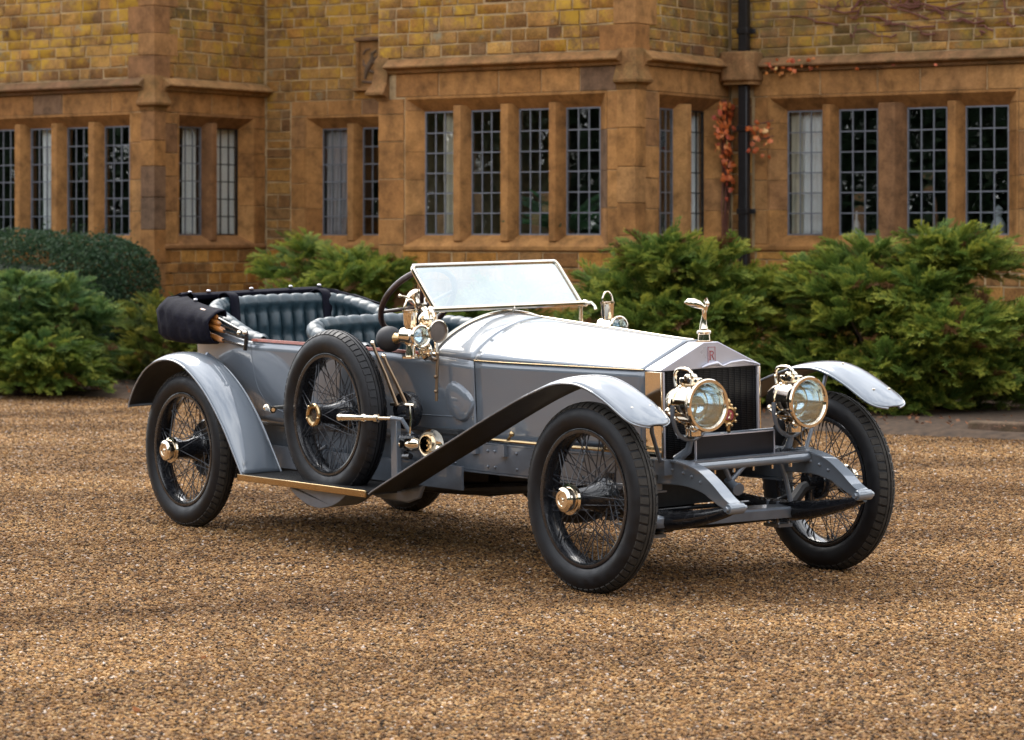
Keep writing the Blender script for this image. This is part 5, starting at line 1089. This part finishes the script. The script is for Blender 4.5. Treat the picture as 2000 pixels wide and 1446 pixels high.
# ---- scuttle lamps, bulb horn ---------------------------------------------------------
def scuttle_lamp(s):
    o = Vector((-1.60 if s < 0 else -1.545, s * (.615 if s < 0 else .64), 1.150)); l_ = MB()
    l_.lathe([(-.085, 0), (-.085, .036), (-.075, .044), (.02, .046), (.025, .052), (.055, .055), (.062, .060), (.070, .060), (.074, .054), (.068, .046), (.03, .040)], o, (1, 0, 0), 26, False)
    lamp = part(l_, 'scuttle_lamp', 'nickel')
    c = MB(); c.lathe([(.03, .026), (.05, .030), (.060, .034), (.12, .036), (.125, .040), (.132, .040), (.134, .030), (.136, 0)], o + Vector((-.03, 0, 0)), (0, 0, 1), 20); part(c, 'chimney', 'nickel', lamp)
    c = MB(); q = o + Vector((-.03, 0, .125)); c.tube([q + Vector((0, .036 * math.cos(t), .062 * math.sin(t))) for t in np.linspace(-.1, math.pi + .1, 15)], .0045, 6); part(c, 'carrying_loop', 'nickel', lamp)
    c = MB(); c.lathe([(0, .047), (.006, .035), (.008, 0)], o + Vector((.052, 0, 0)), (1, 0, 0), 22); part(c, 'lens', 'lamp_glass', lamp)
    c = MB(); c.lathe([(.0, 0), (.004, .02), (.02, .04)], o + Vector((.0, 0, 0)), (1, 0, 0), 20, False); part(c, 'reflector', 'reflector', lamp)
    c = MB(); c.lathe([(-.115, .045), (-.105, .045), (-.10, .026), (-.05, .022), (-.04, .032), (-.02, .036)], o + Vector((-.03, 0, 0)), (0, 0, 1), 18); part(c, 'oil_pot', 'nickel', lamp)
    c = MB(); c.tube([o + Vector((-.03, 0, -.10)), o + Vector((-.03, -s * .05, -.11)), (-1.63, s * .49, 1.03)], .012, 8); part(c, 'lamp_bracket', 'nickel', lamp)
scuttle_lamp(-1); scuttle_lamp(1)
b_ = MB(); b_.ball((-1.865, -.585, 1.125), (.073, .068, .068), 20, 14); bulb = part(b_, 'horn_bulb', 'bulb')
b_ = MB(); b_.lathe([(0, .030), (.02, .022), (.05, .014)], (-1.80, -.583, 1.13), (1, 0, .06), 14); b_.tube([(-1.76, -.58, 1.132), (-1.70, -.56, 1.13), (-1.64, -.53, 1.10)], .010, 8); part(b_, 'neck', 'brass', bulb)
o = Vector((-1.52, -.520, 1.172)); b_ = MB(); b_.lathe([(-.14, .012), (-.10, .022), (-.05, .030), (-.01, .050), (.0, .058), (.008, .060), (.010, .054), (.0, .050)], o, (1, 0, 0), 26, False); hm = part(b_, 'horn_trumpet', 'nickel')
b_ = MB(); b_.lathe([(0, .052), (.003, .03), (.004, 0)], o, (1, 0, 0), 26); part(b_, 'gauze', 'mesh', hm)
b_ = MB(); b_.ball(o + Vector((-.10, 0, .055)), (.05, .04, .045), 14, 10); b_.tube(smoothpath([o + Vector((-.12, 0, 0)), o + Vector((-.16, -.01, -.04)), o + Vector((-.12, -.02, -.085)), o + Vector((-.06, -.02, -.075)), o + Vector((-.05, -.015, -.115)), o + Vector((-.10, -.01, -.14))], 5), .014, 10); b_.ball(o + Vector((-.10, -.015, -.10)), (.045, .03, .03), 12, 8); part(b_, 'coil', 'nickel', hm)
b_ = MB(); b_.tube([(-1.53, -.515, 1.06), (-1.532, -.522, .94), (-1.535, -.525, .815)], .0085, 8)
for z in (1.03, .94, .865): b_.ball((-1.53, -.532, z), .010, 8, 6)
part(b_, 'control_rod', 'bronze')

# ---- headlamps -------------------------------------------------------------------------
def headlamp(s):
    o = Vector((.331, s * .316, .872 if s < 0 else .852)); l_ = MB()
    l_.lathe([(-.235, 0), (-.232, .045), (-.215, .075), (-.185, .088), (-.150, .094), (-.148, .099), (-.135, .099), (-.133, .094), (-.05, .096), (-.04, .104), (-.015, .108), (-.006, .122), (.004, .125), (.012, .120), (.012, .108), (.0, .100), (-.02, .096), (-.12, .088)], o, (1, 0, 0), 40, False)
    lamp = part(l_, 'headlamp', 'nickel')
    c = MB(); c.lathe([(-.128, 0), (-.126, .02), (-.119, .04), (-.105, .06), (-.085, .076), (-.055, .089), (-.015, .098)], o, (1, 0, 0), 40, False); part(c, 'reflector', 'reflector', lamp)
    c = MB(); c.lathe([(-.094, .070), (-.088, .074), (-.082, .070), (-.088, .066)], o, (1, 0, 0), 32, False, True); part(c, 'inner_ring', 'nickel', lamp)
    c = MB(); c.tube([o + Vector((-.10, 0, -.065)), o + Vector((-.085, 0, -.02))], .007, 8); c.ball(o + Vector((-.085, 0, -.012)), (.010, .010, .014), 10, 8); part(c, 'burner', 'brass', lamp)
    c = MB(); c.lathe([(.0, .104), (.006, .07), (.009, .0)], o, (1, 0, 0), 36); part(c, 'lens', 'lamp_glass', lamp)
    c = MB(); q = o + Vector((-.115, 0, .098)); c.box(q + Vector((0, 0, .010)), (.105, .062, .034)); c.lathe([(-.032, .018), (.032, .018)], q + Vector((.0, 0, .026)), (0, 1, 0), 16); part(c, 'cowl', 'nickel', lamp, bevel=.008)
    c = MB()
    for dx in (-.022, .026): c.lathe([(0, .010), (.004, .010), (.004, 0)], q + Vector((dx, -.033, .016)), (0, -1, 0), 12); 
    for dy in (-.017, .017): c.lathe([(0, .008), (.004, .008), (.004, 0)], q + Vector((.051, dy, .014)), (1, 0, 0), 12)
    part(c, 'vent_hole', 'blackmech', lamp)
    c = MB(); c.tube(smoothpath([q + Vector((-.055, -.045, -.015)), q + Vector((-.06, -.045, .030)), q + Vector((-.045, -.045, .062)), q + Vector((.0, -.045, .070)), q + Vector((.048, -.045, .062)), q + Vector((.062, -.045, .035)), q + Vector((.058, -.045, .0))], 4), .0085, 8); part(c, 'carrying_handle', 'nickel', lamp)
    c = MB(); c.lathe([(-.150, .030), (-.145, .038), (-.11, .040), (-.105, .044), (-.095, .044), (-.09, .036)], o + Vector((-.10, 0, 0)), (0, 0, 1), 20); c.ball(o + Vector((-.06, -.03, -.105)), .022, 12, 8); c.tube([o + Vector((-.16, -.10, -.02)), o + Vector((-.15, -.115, -.03)), o + Vector((-.11, -.10, -.06))], .010, 8); c.ball(o + Vector((-.15, -.112, -.028)), .015, 10, 8); part(c, 'burner_housing', 'nickel', lamp)
    f = MB(); P = smoothpath([o + Vector((-.12, -.108, 0)), o + Vector((-.12, -.108, -.06)), o + Vector((-.12, -.075, -.135)), o + Vector((-.12, 0, -.165)), o + Vector((-.12, .075, -.135)), o + Vector((-.12, .108, -.06)), o + Vector((-.12, .108, 0))], 5)
    f.tube(P, .011, 10); f.tube([o + Vector((-.12, 0, -.165)), o + Vector((-.14, 0, -.215)), (.14, s * .345, .61)], [.014, .018, .024], 10); part(f, 'lamp_fork', 'paint_dull', lamp)
headlamp(-1); headlamp(1)

# ---- number plate and badge ---------------------------------------------------------------
p_ = MB(); p_.box((.165, -.004, .652), (.006, .488, .122)); pl = part(p_, 'number_plate', 'plate')
e = MB()
for (y, z, dy, dz) in ((-.004, .7145, .496, .005), (-.004, .5895, .496, .005), (-.2505, .652, .005, .120), (.2425, .652, .005, .120)): e.box((.167, y, z), (.012, dy, dz))
part(e, 'plate_rim', 'silver', pl)
e = MB(); e.lathe([(0, .012), (.035, .012), (.04, .020), (.05, .014), (.06, .026)], (.10, .012, .715), (0, 0, 1), 14); e.ball((.10, .012, .855), (.010, .018, .022), 10, 8); e.lathe([(-.008, .038), (.0, .046), (.008, .046), (.012, .040), (.012, .030), (.008, .028), (-.004, .028)], (.10, .012, .795), (1, 0, 0), 24, False)
for a in range(10): t = a * .628; e.ball((.108, .012 + .048 * math.cos(t), .795 + .050 * math.sin(t)), .009, 8, 6)
bd = part(e, 'grille_badge', 'brass'); e = MB(); e.lathe([(0, .031), (.006, .026), (.008, 0)], (.104, .012, .795), (1, 0, 0), 20); part(e, 'enamel', 'red', bd)
e = MB(); e.tube([(.115, .012, .780), (.116, .012, .812)], .005, 6); e.tube([(.115, .004, .782), (.116, .02, .806)], .003, 6); part(e, 'crest', 'nickel', bd)
b_ = MB(); b_.tube([(.10, -.30, .712), (.10, .30, .712)], .008, 8); part(b_, 'badge_bar', 'paint_dull')
